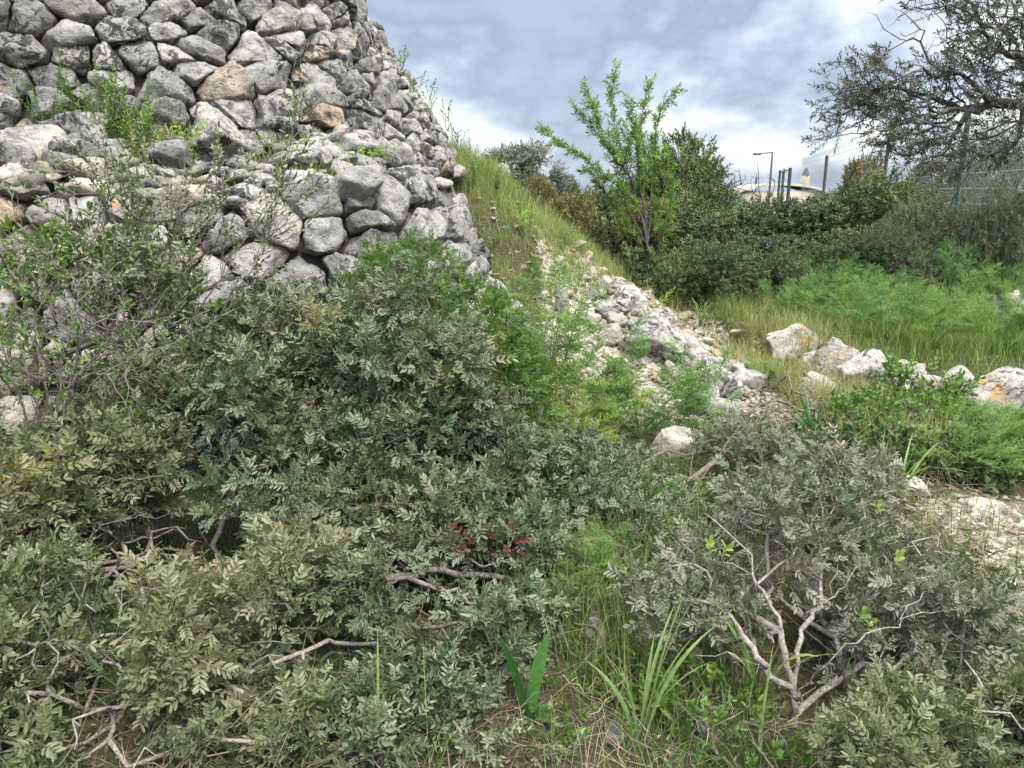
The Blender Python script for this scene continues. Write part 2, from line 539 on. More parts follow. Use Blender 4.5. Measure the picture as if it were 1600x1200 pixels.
# ------------------------------------------------------------------ ground sheet
def spaced(lo, flo, fhi, hi, step, growth=1.25):
    mid = list(np.arange(flo, fhi + 1e-6, step))
    a, s = [], step
    x = fhi
    while x < hi:
        s *= growth; x += s; a.append(x)
    b, s = [], step
    x = flo
    while x > lo:
        s *= growth; x -= s; b.append(x)
    return np.array(b[::-1] + mid + a)


def build_ground():
    xs = spaced(-600, -3.0, 6.5, 600, 0.05)
    ys = spaced(-300, 1.0, 12.5, 900, 0.05)
    X, Y = np.meshgrid(xs, ys)
    Z = terr(X, Y)
    p3 = np.stack([X, Y, np.zeros_like(X)], -1)
    gravel = np.zeros_like(X)
    # rubble on the lower part of the mound, and the stony path on the right
    m = sstep(0.15, 0.55, X) * sstep(4.9, 5.8, Y) * (1 - sstep(9.3, 9.9, Y)) * (1 - sstep(1.9, 2.3, X))
    m = m + 0.28 * sstep(-1, -0.4, X) * sstep(5.6, 6.6, Y) * (1 - sstep(9.0, 9.6, Y)) * (1 - sstep(0.3, 0.8, X))
    pth = 0.66 * sstep(1.8, 2.2, X) * (1 - sstep(2.7, 3.1, X)) * sstep(1.2, 2.0, Y) * (1 - sstep(3.7, 4.2, Y))
    gravel = np.clip(np.maximum(m, pth * 0.9), 0, 1)
    rough = np.clip(gravel, 0, 1)
    Z = Z + rough * 0.03 * fbm(p3 * 7.0, 41, 3)
    d = Y - np.interp(X, BX, BY)
    green = np.clip(sstep(0, 0.6, d) * sstep(1.8, 2.6, X) + sstep(9.5, 11, Y) + 0.45, 0, 1)
    idx = np.arange(X.size).reshape(X.shape)
    q = np.stack([idx[:-1, :-1], idx[:-1, 1:], idx[1:, 1:], idx[1:, :-1]], -1).reshape(-1, 4)
    mb = MB()
    mb.add(np.stack([X, Y, Z], -1).reshape(-1, 3), q)
    o = mb.build('ground', M['ground'], smooth=True)
    for nm, arr in (('gravel', gravel), ('green', green)):
        a = o.data.attributes.new(nm, 'FLOAT', 'POINT')
        a.data.foreach_set('value', arr.astype(np.float32).ravel())
    tag(o, kind='structure')


build_ground()

# ------------------------------------------------------------------ stones
def ico(level):
    bm = bmesh.new()
    bmesh.ops.create_icosphere(bm, subdivisions=level, radius=1)
    v = np.array([x.co[:] for x in bm.verts])
    f = np.array([[w.index for w in x.verts] for x in bm.faces])
    bm.free()
    return unit(v), f


ICO = {k: ico(k) for k in (2, 3, 4, 5)}


def free_rock(level, seed, planes=13, q=22.0, rough=0.06):
    r = np.random.default_rng(seed)
    D, F = ICO[level]
    N = unit(r.normal(size=(planes, 3)))
    planes += 5
    N = unit(r.normal(size=(planes, 3)))
    d = r.uniform(0.66, 1.0, planes)
    g = (np.maximum(D @ N.T / d, 0) ** q).sum(1) ** (1 / q)
    g = np.maximum(g, 0.72)
    V = D / g[:, None]
    rd = np.abs(fbm(V * 1.3 + seed * 5.1, seed + 9, 3, 0.5))
    V = V * (1 + rough * (fbm(V * 2.2 + seed * 3.7, seed, 5, 0.6) - 1.3 * rd))[:, None]
    V /= np.abs(V).max(0)
    return V, F


def cell_stone(poly, depth, seed, level=3):
    """A stone filling a convex cell: poly is (k,2) about its centroid; local z is outward."""
    r = np.random.default_rng(seed)
    D, F = ICO[level]
    e = np.roll(poly, -1, 0) - poly
    nn = unit(np.stack([e[:, 1], -e[:, 0]], 1))
    dd = (nn * poly).sum(1)
    dd = np.maximum(dd, 0.015)
    size = math.sqrt(abs((poly[:, 0] * np.roll(poly[:, 1], -1) - poly[:, 1] * np.roll(poly[:, 0], -1)).sum()) / 2)
    g2 = (np.maximum(D[:, :2] @ nn.T / dd, 0) ** 30).sum(1) ** (1 / 30)
    p = 6.0
    zc = np.where(D[:, 2] > 0, np.abs(D[:, 2]) / depth, np.abs(D[:, 2]) / (depth * 1.2))
    g = (g2 ** p + zc ** p) ** (1 / p)
    V = D / np.maximum(g, 1e-6)[:, None]
    # broken facets
    # the laid face, roughly flat
    for k in range(2):
        n = unit(r.normal(size=3) * np.array([0.24, 0.24, 0.0]) + np.array([0, 0, 1.0]))
        h = V @ n
        V = V - np.outer(np.maximum(h - h.max() * r.uniform(0.50, 0.72), 0), n)
    for k in range(8):
        n = unit(r.normal(size=3) * np.array([0.95, 0.95, 0.4]) + np.array([0, 0, 1.1]))
        h = (V @ n)
        o = h.max() * r.uniform(0.66, 0.95)
        V = V - np.outer(np.maximum(h - o, 0) * 0.97, n)
    V = V + unit(V) * (size * (0.060 * fbm(V / size * 3.2 + seed * 1.3, seed, 5, 0.6) - 0.05 * np.abs(fbm(V / size * 1.5 + seed * 2.3, seed + 3, 3))))[:, None]
    return V, F


def clip_poly(poly, a, b):
    """Keep the side of the bisector nearer to a than b."""
    m = (a + b) / 2
    n = b - a
    s = (poly - m) @ n
    res = []
    for i in range(len(poly)):
        j = (i + 1) % len(poly)
        if s[i] <= 0: res.append(poly[i])
        if s[i] * s[j] < 0:
            t = s[i] / (s[i] - s[j])
            res.append(poly[i] + t * (poly[j] - poly[i]))
    return np.array(res)


def voronoi_cells(seeds, rad):
    cells = []
    for i, c in enumerate(seeds):
        d = np.linalg.norm(seeds - c, axis=1)
        nb = np.argsort(d)[1:22]
        poly = c + rad * np.array([[-1, -1], [1, -1], [1, 1], [-1, 1]])
        for j in nb:
            if len(poly) < 3: break
            poly = clip_poly(poly, c, seeds[j])
        cells.append(poly)
    return cells


def coursed_seeds(L, H, w, h, seed, drop=0.1, jit=0.24, wave=0.05):
    r = np.random.default_rng(seed)
    out = []
    t = -2.5 * h
    row = 0
    while t < H + 2.5 * h:
        hh = h * r.uniform(0.8, 1.25)
        s = -w * r.uniform(2, 3)
        while s < L + 2.5 * w:
            ww = w * r.uniform(0.6, 1.5)
            if r.uniform() > drop:
                out.append((s + ww / 2 + r.normal() * w * 0.05, t + hh / 2 + r.normal() * h * jit + wave * math.sin(s * 1.3 + row)))
            if r.uniform() < 0.24:
                out.append((s + r.normal() * w * 0.15, t + hh * r.uniform(-0.1, 0.25)))
            s += ww
        t += hh
        row += 1
    return np.array(out)


def lay_stones(S, L, H, w, h, seed, depth, gap=0.010, aniso=1.25, **kw):
    """S(s,t) -> point, s-axis, t-axis, normal.  Returns a list of (world verts, faces, centre, size)."""
    seeds = coursed_seeds(L, H, w, h, seed, **kw)
    sc = np.array([1 / aniso, 1.0])
    cells = voronoi_cells(seeds * sc, 2.2 * w)
    res = []
    r = np.random.default_rng(seed + 5)
    for i, (c, poly) in enumerate(zip(seeds, cells)):
        if len(poly) < 3 or not (-0.1 < c[0] < L + 0.1 and -0.1 < c[1] < H):
            continue
        poly = poly / sc
        cen = poly.mean(0)
        loc = poly - cen
        rad = np.linalg.norm(loc, axis=1, keepdims=True)
        loc = loc * np.maximum(rad - gap * 1.4, rad * 0.5) / np.maximum(rad, 1e-6)
        size = math.sqrt(abs((loc[:, 0] * np.roll(loc[:, 1], -1) - loc[:, 1] * np.roll(loc[:, 0], -1)).sum()) / 2)
        if size < 0.05: continue
        dp = depth * r.uniform(0.75, 1.2) * (0.55 + 0.45 * min(size / (0.8 * w), 1.4))
        p, es, et, en = S(cen[0], cen[1])
        seen = abs(p[0]) < 0.75 * p[1] + 0.4 and p[2] < 3.7 and en[1] < 0.35
        V, F = cell_stone(loc, dp, seed * 1000 + i, 4 if seen else 2)
        # tilt a little out of the face
        a, b = r.normal(0, 0.09, 2)
        V = V + np.outer(V[:, 0] * a + V[:, 1] * b, np.array([0, 0, 1]))
        push = r.normal(0, 0.016)
        W = p + np.outer(V[:, 0], es) + np.outer(V[:, 1], et) + np.outer(V[:, 2] + push, en)
        res.append((W, F, p, size))
    return res


# ---- the dry stone tower
TC = np.array([-4.2, 8.55])
UZ0, UZ1 = 1.80, 4.6


def up_k(phi):
    return 0.30 + 0.50 * float(sstep(0.95, 1.55, phi))


def up_R(z, phi):
    r = 3.72 - (z - 1.85) * up_k(phi) + 0.05 * math.sin(phi * 5 + z * 2) + 0.04 * math.sin(phi * 11 - z * 3)
    return r + 0.42 * float(sstep(-0.18, -0.30, phi))


PHI0, PHI1 = -0.95, 1.75


def up_pt(phi, z):
    r = up_R(z, phi)
    return np.array([TC[0] + r * math.sin(phi), TC[1] - r * math.cos(phi), z])


UL = (PHI1 - PHI0) * 3.3
UHs = (UZ1 - UZ0) * 1.18


def S_up(s, t):
    phi = PHI0 + s / 3.3
    z = UZ0 + t / 1.18
    e = 0.01
    p = up_pt(phi, z)
    es = unit(up_pt(phi + e, z) - up_pt(phi - e, z))
    et = unit(up_pt(phi, z + e) - up_pt(phi, z - e))
    n = unit(np.cross(es, et))
    # stones narrow with the cone
    k = up_R(z, phi) / 3.3
    return p, es * k, et, n


LQ = np.array([(-5.6, 3.2), (-4.6, 3.62), (-3.3, 4.1), (-2.0, 4.45), (-1.15, 4.85), (-0.68, 5.3), (-0.48, 5.95), (-0.62, 6.9), (-0.9, 7.6)])
_seg = np.linalg.norm(np.diff(LQ, axis=0), axis=1)
_cs = np.concatenate([[0], np.cumsum(_seg)])
LL = _cs[-1]


def lq(s):
    a = np.array([np.interp(s + o, _cs, LQ[:, k]) for o in (-0.35, 0, 0.35) for k in (0, 1)]).reshape(3, 2)
    return a.mean(0)


LTOP = np.array([(0, 1.95), (2.2, 1.80), (3.4, 1.62), (4.3, 1.52), (5.2, 1.62), (6.0, 1.62), (7.5, 1.7)])


def low_top(s):
    return float(np.interp(s, LTOP[:, 0], LTOP[:, 1]))


def low_pt(s, z):
    c = lq(s)
    tg = lq(s + 0.05) - lq(s - 0.05)
    nrm = np.array([tg[1], -tg[0]]); nrm /= np.linalg.norm(nrm)
    bat = 0.30 + 0.33 * math.exp(-((s - 5.7) / 0.9) ** 2)
    off = bat * (1.6 - z) + 0.04 * math.sin(s * 4 + z * 5)
    return np.array([c[0] + nrm[0] * off, c[1] + nrm[1] * off, z])


def S_low(s, t):
    z = -0.05 + t / 1.06
    e = 0.02
    p = low_pt(s, z)
    es = unit(low_pt(s + e, z) - low_pt(s - e, z))
    et = unit(low_pt(s, z + e) - low_pt(s, z - e))
    return p, es, et, unit(np.cross(es, et))


def loft(mb, rows):
    rows = np.array(rows)
    a, b = rows.shape[:2]
    idx = np.arange(a * b).reshape(a, b)
    q = np.stack([idx[:-1, :-1], idx[:-1, 1:], idx[1:, 1:], idx[1:, :-1]], -1).reshape(-1, 4)
    mb.add(rows.reshape(-1, 3), q)


def build_tower():
    tower = thing('dry_stone_tower', 'tapering dry stone tower of grey limestone rising out of the scrub, weeds on its ledge', 'tower', (-4.2, 8.55, 0))
    B = np.array((-4.2, 8.55, 0))
    # inner packing of the upper cone and of the lower apron, set back behind the faces
    mb = MB()
    rows = []
    for z in np.linspace(1.3, UZ1 + 0.1, 14):
        rows.append([np.append(TC + (up_pt(p, z)[:2] - TC) * ((up_R(z, p) - 0.07) / up_R(z, p)), z) for p in np.linspace(-math.pi, math.pi, 90)])
    rows.append([np.array([TC[0], TC[1], UZ1 + 0.25])] * 90)
    loft(mb, rows)
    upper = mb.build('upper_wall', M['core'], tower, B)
    mb = MB()
    rows = []
    ss = np.linspace(0, LL, 70)
    for z in np.linspace(-0.3, 1, 9):
        rows.append([(lambda q: np.array([q[0] * 0.985 - 0.06, q[1] + 0.06, q[2]]))(low_pt(s, (low_top(s) - 0.10) * z if z > 0 else z)) for s in ss])
    # ledge surface climbing to the foot of the cone
    for k in (0.3, 0.65, 1.0, 1.3):
        row = []
        for s in ss:
            a = low_pt(s, low_top(s) - 0.08)
            d = a[:2] - TC
            phi = math.atan2(d[0], -d[1])
            b = up_pt(phi, 1.9); b[2] = 1.93
            p = a * (1 - k) + b * k
            p[2] = a[2] * (1 - min(k, 1)) + 1.93 * min(k, 1) + 0.05 * float(vnoise(np.array([s * 2.0, k * 3, 1.0]), 4))
            row.append(p)
        rows.append(row)
    loft(mb, rows)
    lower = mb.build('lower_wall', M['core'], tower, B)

    st_u = lay_stones(S_up, UL, UHs, 0.25, 0.168, 11, 0.115, gap=0.006, drop=0.14, aniso=1.4)
    st_l = lay_stones(S_low, LL, 1.95, 0.29, 0.172, 12, 0.125, gap=0.006, drop=0.26, jit=0.32, aniso=1.4)
    st_l = [q for q in st_l if q[2][2] < low_top(float(np.interp(q[2][0], LQ[:6, 0], _cs[:6])) if q[2][0] < -0.7 else 5.6) + 0.02]
    # loose slabs lying on the ledge
    r = np.random.default_rng(77)
    st_s = []
    for k in range(900):
        s = r.uniform(0.8, 6.4); kk = r.uniform(-0.03, 0.95)
        a = low_pt(s, low_top(s)); d = a[:2] - TC
        b = up_pt(math.atan2(d[0], -d[1]), 1.95)
        p = a * (1 - kk) + b * kk
        big = k < 46
        V, F = free_rock(4 if big else (3 if k < 300 else 2), 3000 + k, 11)
        sz = r.uniform(0.13, 0.30) if big else 0.025 + 0.10 * r.uniform() ** 1.6
        V = V * np.array([sz, sz * r.uniform(0.6, 0.9), sz * r.uniform(0.3, 0.6)])
        A = r.uniform(0, 6.28); t = r.normal(0, 0.2)
        Rm = np.array(Matrix.Rotation(A, 3, 'Z') @ Matrix.Rotation(t, 3, 'X'))
        p[2] += sz * 0.15
        st_s.append((V @ Rm.T + p, F, p, sz * 1.4))

    def emit(lst, parent, keep):
        def area(q):
            d = q[2] - np.array([0, 0, CAMZ])
            u = 800 + FPX * d[0] / max(d[1], 0.1)
            vis = 1 if (-40 < u < 900 and q[2][2] < 3.6) else 0
            return vis * q[3] / np.linalg.norm(d)
        order = sorted(range(len(lst)), key=lambda i: -area(lst[i]))
        rr = np.random.default_rng(len(lst))
        rest = {0: MB(), 1: MB(), 2: MB()}
        for rank, i in enumerate(order):
            W, F, c, s = lst[i]
            dark = rr.uniform() < 0.32 + 0.48 * float(sstep(-2.8, -1.0, c[0])) * (c[2] > 1.8)
            rv = rr.uniform(0.0, 0.80) if (rr.uniform() < 0.96 or s > 0.28) else rr.uniform(0.86, 1.0)
            pale = c[2] < 1.75 and rr.uniform() < 0.75 * float(sstep(-1.6, -2.3, c[0]))
            dark = dark and not pale
            m = M['stone_pale'] if pale else (M['stone_dark'] if dark else M['stone'])
            if rank < keep:
                mb = MB(); mb.add(W, tris=F, rnd=rv)
                o = mb.build('stone', m, parent, c, smooth=False)
                o.location = tuple(c - B)
            else:
                rest[2 if pale else int(dark)].add(W, tris=F, rnd=rv)
        for k in rest:
            if rest[k].V:
                o = rest[k].build('packing_stones', (M['stone'], M['stone_dark'], M['stone_pale'])[k], parent, B, smooth=False)
                tag(o, kind='stuff')

    emit(st_u, upper, 50)
    emit(st_l + st_s, lower, 50)


build_tower()


# ---- boulders and loose rocks, each a thing
def rock(name, label, u, v, wpx, hpx, Y=None, seed=1, mat='stone', depth=0.8, rot=0.0, level=5, planes=12, group=None, sink=0.25, tilt=0.0, rough=0.07):
    """u,v: middle of the visible rock; wpx, hpx its size in the photo."""
    if Y is None:
        Y = hit(u, v + hpx * 0.5)[1]
    c = P(u, v, Y)
    k = Y / (cp + (600 - v) / FPX * sp_) / FPX
    w, h = wpx * k, hpx * k
    V, F = free_rock(level, seed, planes, rough=rough)
    V = V * np.array([w / 2, w / 2 * depth, h / 2 * (1 + sink)])
    Rm = np.array(Matrix.Rotation(tilt, 3, 'Y') @ Matrix.Rotation(rot, 3, 'Z'))
    V = V @ Rm.T
    c = c.copy(); c[2] -= h * sink * 0.5
    base = np.array([c[0], c[1], c[2] + V[:, 2].min()])
    mb = MB()
    mb.add(V + c, tris=F, rnd=np.random.default_rng(seed).uniform(0.25, 0.8))
    o = mb.build(name, M[mat], None, base, smooth=level < 4)
    tag(o, label, 'rock', group)
    return o


TG = 'boulders edging the grassy terrace'
rock('boulder', 'lichen-spotted boulder at the far narrow end of the terrace row', 1250, 538, 122, 69, 6.9, 21, 'stone_orange', group=TG)
rock('boulder', 'rounded boulder with a big orange lichen patch near the far end of the terrace row', 1305, 566, 112, 85, 6.45, 22, 'stone_orange', group=TG)
rock('boulder', 'lumpy grey boulder in the terrace row with bramble climbing over its near side', 1362, 578, 100, 69, 6.15, 23, 'crag', group=TG)
rock('boulder', 'half hidden grey boulder in the terrace row under flowering bramble', 1420, 592, 97, 60, 5.95, 24, 'crag', group=TG)
rock('boulder', 'orange-topped white boulder with black spots, right beside the bramble', 1497, 600, 104, 71, 5.7, 25, 'stone_orange', group=TG)
rock('boulder', 'largest white boulder of the terrace row, black blotches, nearest the frame edge', 1572, 612, 122, 91, 5.5, 26, 'stone_orange', group=TG)
rock('boulder', 'low white boulder wedged between the orange patched one and the lumpy grey one', 1335, 592, 73, 51, 6.2, 61, 'stone_pale', group=TG)
rock('boulder', 'flat pale boulder at the bramble end of the row, next to the half hidden one', 1455, 606, 85, 49, 5.8, 62, 'crag', group=TG)
rock('boulder', 'squarish pale boulder filling the gap between the two nearest terrace boulders', 1535, 616, 68, 58, 5.6, 63, 'stone_pale', group=TG)
rock('boulder', 'small dark flecked boulder just below the far end of the terrace row', 1278, 566, 63, 44, 6.6, 64, 'crag', group=TG)
rock('boulder', 'outermost white boulder of the terrace row at the frame edge', 1618, 622, 97, 82, 5.3, 65, 'stone_orange', group=TG)
rock('boulder', 'grey stone in shade below the orange patched terrace boulder', 1280, 610, 67, 58, 6.1, 27, 'crag')
rock('boulder', 'small grey stone half buried in grass below the terrace row', 1345, 650, 61, 40, 5.4, 28, 'stone')
rock('rock', 'pale pitted block topping the rubble slope in front of the almond trunk', 986, 468, 66, 48, None, 31, 'crag', rough=0.09)
rock('rock', 'broad grey outcrop with black hollow midway down the rubble slope', 1022, 528, 112, 70, None, 32, 'crag', rough=0.10, level=5)
rock('rock', 'small pointed slab standing upright beside the almond trunk', 1040, 500, 34, 40, None, 33, 'crag')
rock('rock', 'upright grey stone at the weedy upper left of the rubble slope', 876, 466, 28, 48, None, 34, 'stone')
rock('rock', 'knobbly white boulder at the lower right end of the rubble slope', 1118, 592, 72, 66, None, 35, 'crag', rough=0.10)
rock('rock', 'grey block under the feathery fennel at the foot of the rubble slope', 1100, 622, 60, 52, None, 36, 'crag')
rock('rock', 'smooth light grey stone sitting among chips on the rubble slope', 955, 520, 42, 34, None, 37, 'stone_pale')
rock('rock', 'ridge of pale rock along the right rim of the rubble slope', 1080, 545, 80, 46, None, 38, 'crag', rough=0.10)
rock('rock', 'pale rock poking out under the fennel near the dark bushes', 930, 702, 120, 30, 4.7, 39, 'stone')
rock('rock', 'white rock behind the low grey shrubs in the middle', 1060, 690, 90, 50, 4.6, 40, 'stone_pale')
rock('rock', 'small flat speckled rock behind a tuft of strap leaves', 1322, 694, 66, 26, 4.6, 41, 'stone_dark')
rock('rock', 'flat white rock among strap leaves at the path edge', 1425, 757, 64, 34, 3.9, 42, 'stone_pale')
rock('rock', 'low white outcrop on the stony path by the bright fennel', 1545, 795, 100, 34, 3.7, 43, 'stone_pale', rough=0.10)
rock('rock', 'narrow white rock standing in the dark hollow between the two front shrubs', 930, 988, 34, 66, 2.45, 44, 'stone_pale', rough=0.12)
rock('rock', 'small black and white stone in the soil near the bottom middle', 962, 1148, 32, 46, None, 45, 'stone_dark')
rock('rock', 'fist sized pinkish chip of stone lying on dark soil', 921, 1117, 24, 16, None, 46, 'stone_pale', level=3)
rock('rock', 'mossy round stone under the low branches at the bottom', 548, 1100, 84, 60, None, 47, 'stone_dark', rough=0.11)
rock('rock', 'white stone in the soil at the foot of the broad-leaved squill', 775, 1152, 46, 30, 2.02, 48, 'stone_pale')
rock('rock', 'dark stone at the bottom edge below the upright grass stalks', 530, 1180, 60, 34, None, 49, 'stone_dark')
rock('rock', 'grey boulder behind the far fennel on the terrace by the frame edge', 1575, 478, 66, 56, 7.6, 50, 'stone')
rock('rock', 'distant pile-like grey rock on the terrace under pale twigs', 1536, 438, 52, 34, 9.5, 51, 'stone')


def rubble():
    r = np.random.default_rng(5)
    # medium stones: things
    n = 0
    proto = []
    for k in range(14):
        V, F = free_rock(3, 900 + k, 10)
        mb = MB(); mb.add(V, tris=F, rnd=r.uniform(0.3, 1.0))
        proto.append(mb.mesh('loose_stone', M['gravel'], smooth=False))
    k = 0
    while n < 150:
        x, y = r.uniform(-0.2, 2.3), r.uniform(5.0, 9.2)
        if r.uniform() > sstep(0.0, 0.6, x) * (1 - 0.5 * sstep(1.9, 2.3, x)): continue
        s = 0.03 + 0.085 * r.uniform() ** 2
        o = bpy.data.objects.new('loose_stone', proto[n % 14])
        COL.objects.link(o)
        o.location = (x, y, gz(x, y) + s * 0.18)
        o.rotation_euler = (r.normal(0, 0.4), r.normal(0, 0.4), r.uniform(0, 6.28))
        o.scale = (s * 1.2, s * r.uniform(0.7, 1.0), s * r.uniform(0.4, 0.7))
        tag(o, 'loose limestone chunk lying among the chips of the rubble slope', 'stone', 'loose stones on the rubble slope')
        n += 1
    big = []
    for q in range(10):
        V, F = free_rock(4, 950 + q, 11, rough=0.09)
        mb = MB(); mb.add(V, tris=F, rnd=r.uniform(0.1, 0.8))
        big.append(mb.mesh('rubble_block', (M['crag'], M['stone'], M['crag'], M['stone_pale'])[q % 4], smooth=True))
    n = 0
    while n < 60:
        t = r.uniform(0, 1)
        u = 930 + 230 * t + r.normal(0, 26); v = 440 + 165 * t + abs(r.normal(0, 30)) - 6
        p = hit(u, v, 5)
        if p[1] > 9.6: continue
        s = 0.05 + 0.12 * r.uniform() ** 1.6
        o = bpy.data.objects.new('rubble_block', big[n % 10]); COL.objects.link(o)
        o.location = (p[0], p[1], gz(p[0], p[1]) + s * 0.25)
        o.rotation_euler = (r.normal(0, 0.3), r.normal(0, 0.3), r.uniform(0, 6.28))
        o.scale = (s * 1.2, s * r.uniform(0.7, 1.0), s * r.uniform(0.5, 0.85))
        tag(o, 'broken grey block on the right rim of the rubble slope', 'stone', 'broken blocks along the rubble rim')
        n += 1
    # chips: uncountable
    mb = MB()
    D, F = ICO[2]
    N = 9000
    x = r.uniform(-0.6, 2.5, N); y = r.uniform(4.9, 9.5, N)
    keep = r.uniform(size=N) < (sstep(0.0, 0.9, x) * 0.92 + 0.08) * (1 - 0.85 * sstep(1.9, 2.3, x))
    x, y = x[keep], y[keep]
    z = terr(x, y)
    base = []
    for k in range(10):
        V, _ = free_rock(2, 700 + k, 9)
        base.append(V)
    D1, F1 = ico(1)
    D1 = [unit(np.random.default_rng(k).normal(size=(len(D1), 3)) * 0.28 + D1) * np.random.default_rng(k + 50).uniform(0.75, 1.1, (len(D1), 1)) for k in range(12)]
    for i in range(len(x)):
        s = 0.012 + 0.034 * r.uniform() ** 2.2
        V = D1[i % 12] * np.array([s * 1.25, s * 0.85, s * r.uniform(0.35, 0.65)])
        A = Matrix.Rotation(r.uniform(0, 6.28), 3, 'Z') @ Matrix.Rotation(r.normal(0, 0.5), 3, 'X')
        mb.add(V @ np.array(A).T + np.array([x[i], y[i], z[i] + s * 0.25]), tris=F1, rnd=r.uniform(0.2, 1.0))
    # path chips
    for i in range(1500):
        px, py = r.uniform(1.7, 3.2), r.uniform(1.4, 4.1)
        s = 0.006 + 0.02 * r.uniform() ** 2.5
        V = D1[i % 12] * np.array([s * 1.25, s * 0.85, s * 0.5])
        A = Matrix.Rotation(r.uniform(0, 6.28), 3, 'Z')
        mb.add(V @ np.array(A).T + np.array([px, py, gz(px, py) + s * 0.25]), tris=F1, rnd=r.uniform(0.3, 1.0))
    o = mb.build('gravel', M['gravel'])
    tag(o, 'limestone chips covering the rubble slope and the stony path', 'gravel', kind='stuff')


rubble()

# ------------------------------------------------------------------ plant kit
def tube(mb, pts, rad, sides=5, rnd=0.5):
    pts = np.asarray(pts, float); k = len(pts)
    rad = np.broadcast_to(np.asarray(rad, float), (k,))
    t = np.gradient(pts, axis=0)
    t = unit(t)
    up = np.array([0.31, 0.17, 0.93]) if abs(t[0][2]) < 0.9 else np.array([1.0, 0.1, 0])
    a = unit(np.cross(t, up)); b = np.cross(t, a)
    th = np.arange(sides) * 2 * math.pi / sides
    ring = pts[:, None] + rad[:, None, None] * (np.cos(th)[None, :, None] * a[:, None] + np.sin(th)[None, :, None] * b[:, None])
    idx = np.arange(k * sides).reshape(k, sides)
    n = np.roll(idx, -1, 1)
    q = np.stack([idx[:-1], n[:-1], n[1:], idx[1:]], -1).reshape(-1, 4)
    mb.add(ring.reshape(-1, 3), q, rnd=rnd)


LQF = np.array([[0, 1, 2, 3], [0, 3, 4, 5]])


def leaves(pos, d, nrm, ln, wd, fold=0.25, droop=0.12, wide=0.45):
    """Vectorised leaves -> (n*6,3) verts, faces (n*2,4)."""
    pos = np.asarray(pos, float); n = len(pos)
    d = unit(d); s = unit(np.cross(d, nrm)); nn = np.cross(s, d)
    ln = np.broadcast_to(ln, (n,))[:, None]; wd = np.broadcast_to(wd, (n,))[:, None] / 2
    V = np.stack([pos,
                  pos + d * ln * wide * 0.7 - s * wd * 0.92 + nn * wd * fold,
                  pos + d * ln * (wide + 0.3) - s * wd * 0.82 + nn * (wd * fold - ln * droop * 0.4),
                  pos + d * ln - nn * ln * droop,
                  pos + d * ln * (wide + 0.3) + s * wd * 0.82 + nn * (wd * fold - ln * droop * 0.4),
                  pos + d * ln * wide * 0.7 + s * wd * 0.92 + nn * wd * fold], 1)
    F = (np.arange(n) * 6)[:, None, None] + LQF[None]
    return V.reshape(-1, 3), F.reshape(-1, 4)


def rand_dirs(r, n):
    return unit(r.normal(size=(n, 3)))


class Proto:
    """A small spray of leaves along +z, copied many times into one foliage mesh."""
    def __init__(s):
        s.V, s.F, s.R, s.n = [], [], [], 0

    def leaf(s, *a, rnd=None, **k):
        V, F = leaves(*a, **k)
        m = len(V) // 6
        s.V.append(V); s.F.append(F + s.n)
        s.R.append(np.repeat(rnd if rnd is not None else np.random.default_rng(s.n + 3).uniform(size=m), 6))
        s.n += len(V)

    def strip(s, p0, p1, w):
        d = unit(p1 - p0); a = unit(np.cross(d, [0.3, 0.9, 0.2])) * w
        s.V.append(np.array([p0 - a, p0 + a, p1 + a * 0.5, p1 - a * 0.5])); s.F.append(np.array([[0, 1, 2, 3]]) + s.n)
        s.R.append(np.full(4, 0.9)); s.n += 4

    def done(s):
        s.V = np.concatenate(s.V); s.F = np.concatenate(s.F); s.R = np.concatenate(s.R)
        return s


def proto_pinnate(seed, nl=7, pairs=4, L=0.075, ll=0.028, lw=0.0092, stem=0.09):
    """Pistacia-like: even pinnate leaves set round a twig."""
    r = np.random.default_rng(seed); p = Proto()
    for k in range(nl):
        z = stem * (k + 0.5) / nl
        az = k * 2.4 + r.normal(0, 0.25)
        el = R(r.uniform(25, 60)) if k < nl - 2 else R(r.uniform(50, 80))
        ax = np.array([math.cos(az) * math.cos(el), math.sin(az) * math.cos(el), math.sin(el)])
        o = np.array([0, 0, z])
        side = unit(np.cross(ax, [0, 0, 1.0])); up = np.cross(side, ax)
        LL_ = L * r.uniform(0.75, 1.2); np_ = pairs + int(r.integers(-1, 2))
        p.strip(o, o + ax * LL_, 0.0012)
        pos, dd, nn, ln, wd = [], [], [], [], []
        for j in range(np_):
            f = 0.28 + 0.72 * (j + 0.3) / np_
            q = o + ax * LL_ * f - up * LL_ * 0.12 * f * f
            for sg in (-1, 1):
                a = R(r.uniform(48, 66)) * (1 - 0.25 * f)
                pos.append(q); dd.append(ax * math.cos(a) + side * sg * math.sin(a) + r.normal(0, 0.1, 3))
                nn.append(up + r.normal(0, 0.22, 3)); ln.append(ll * r.uniform(0.75, 1.2) * (0.8 + 0.25 * f)); wd.append(lw * r.uniform(0.85, 1.2))
        rn = np.clip(r.uniform(0.25, 0.75) + r.normal(0, 0.16, len(pos)), 0, 1)
        p.leaf(np.array(pos), np.array(dd), np.array(nn), np.array(ln), np.array(wd), rnd=rn)
    p.strip(np.zeros(3), np.array([0, 0, stem]), 0.0018)
    return p.done()


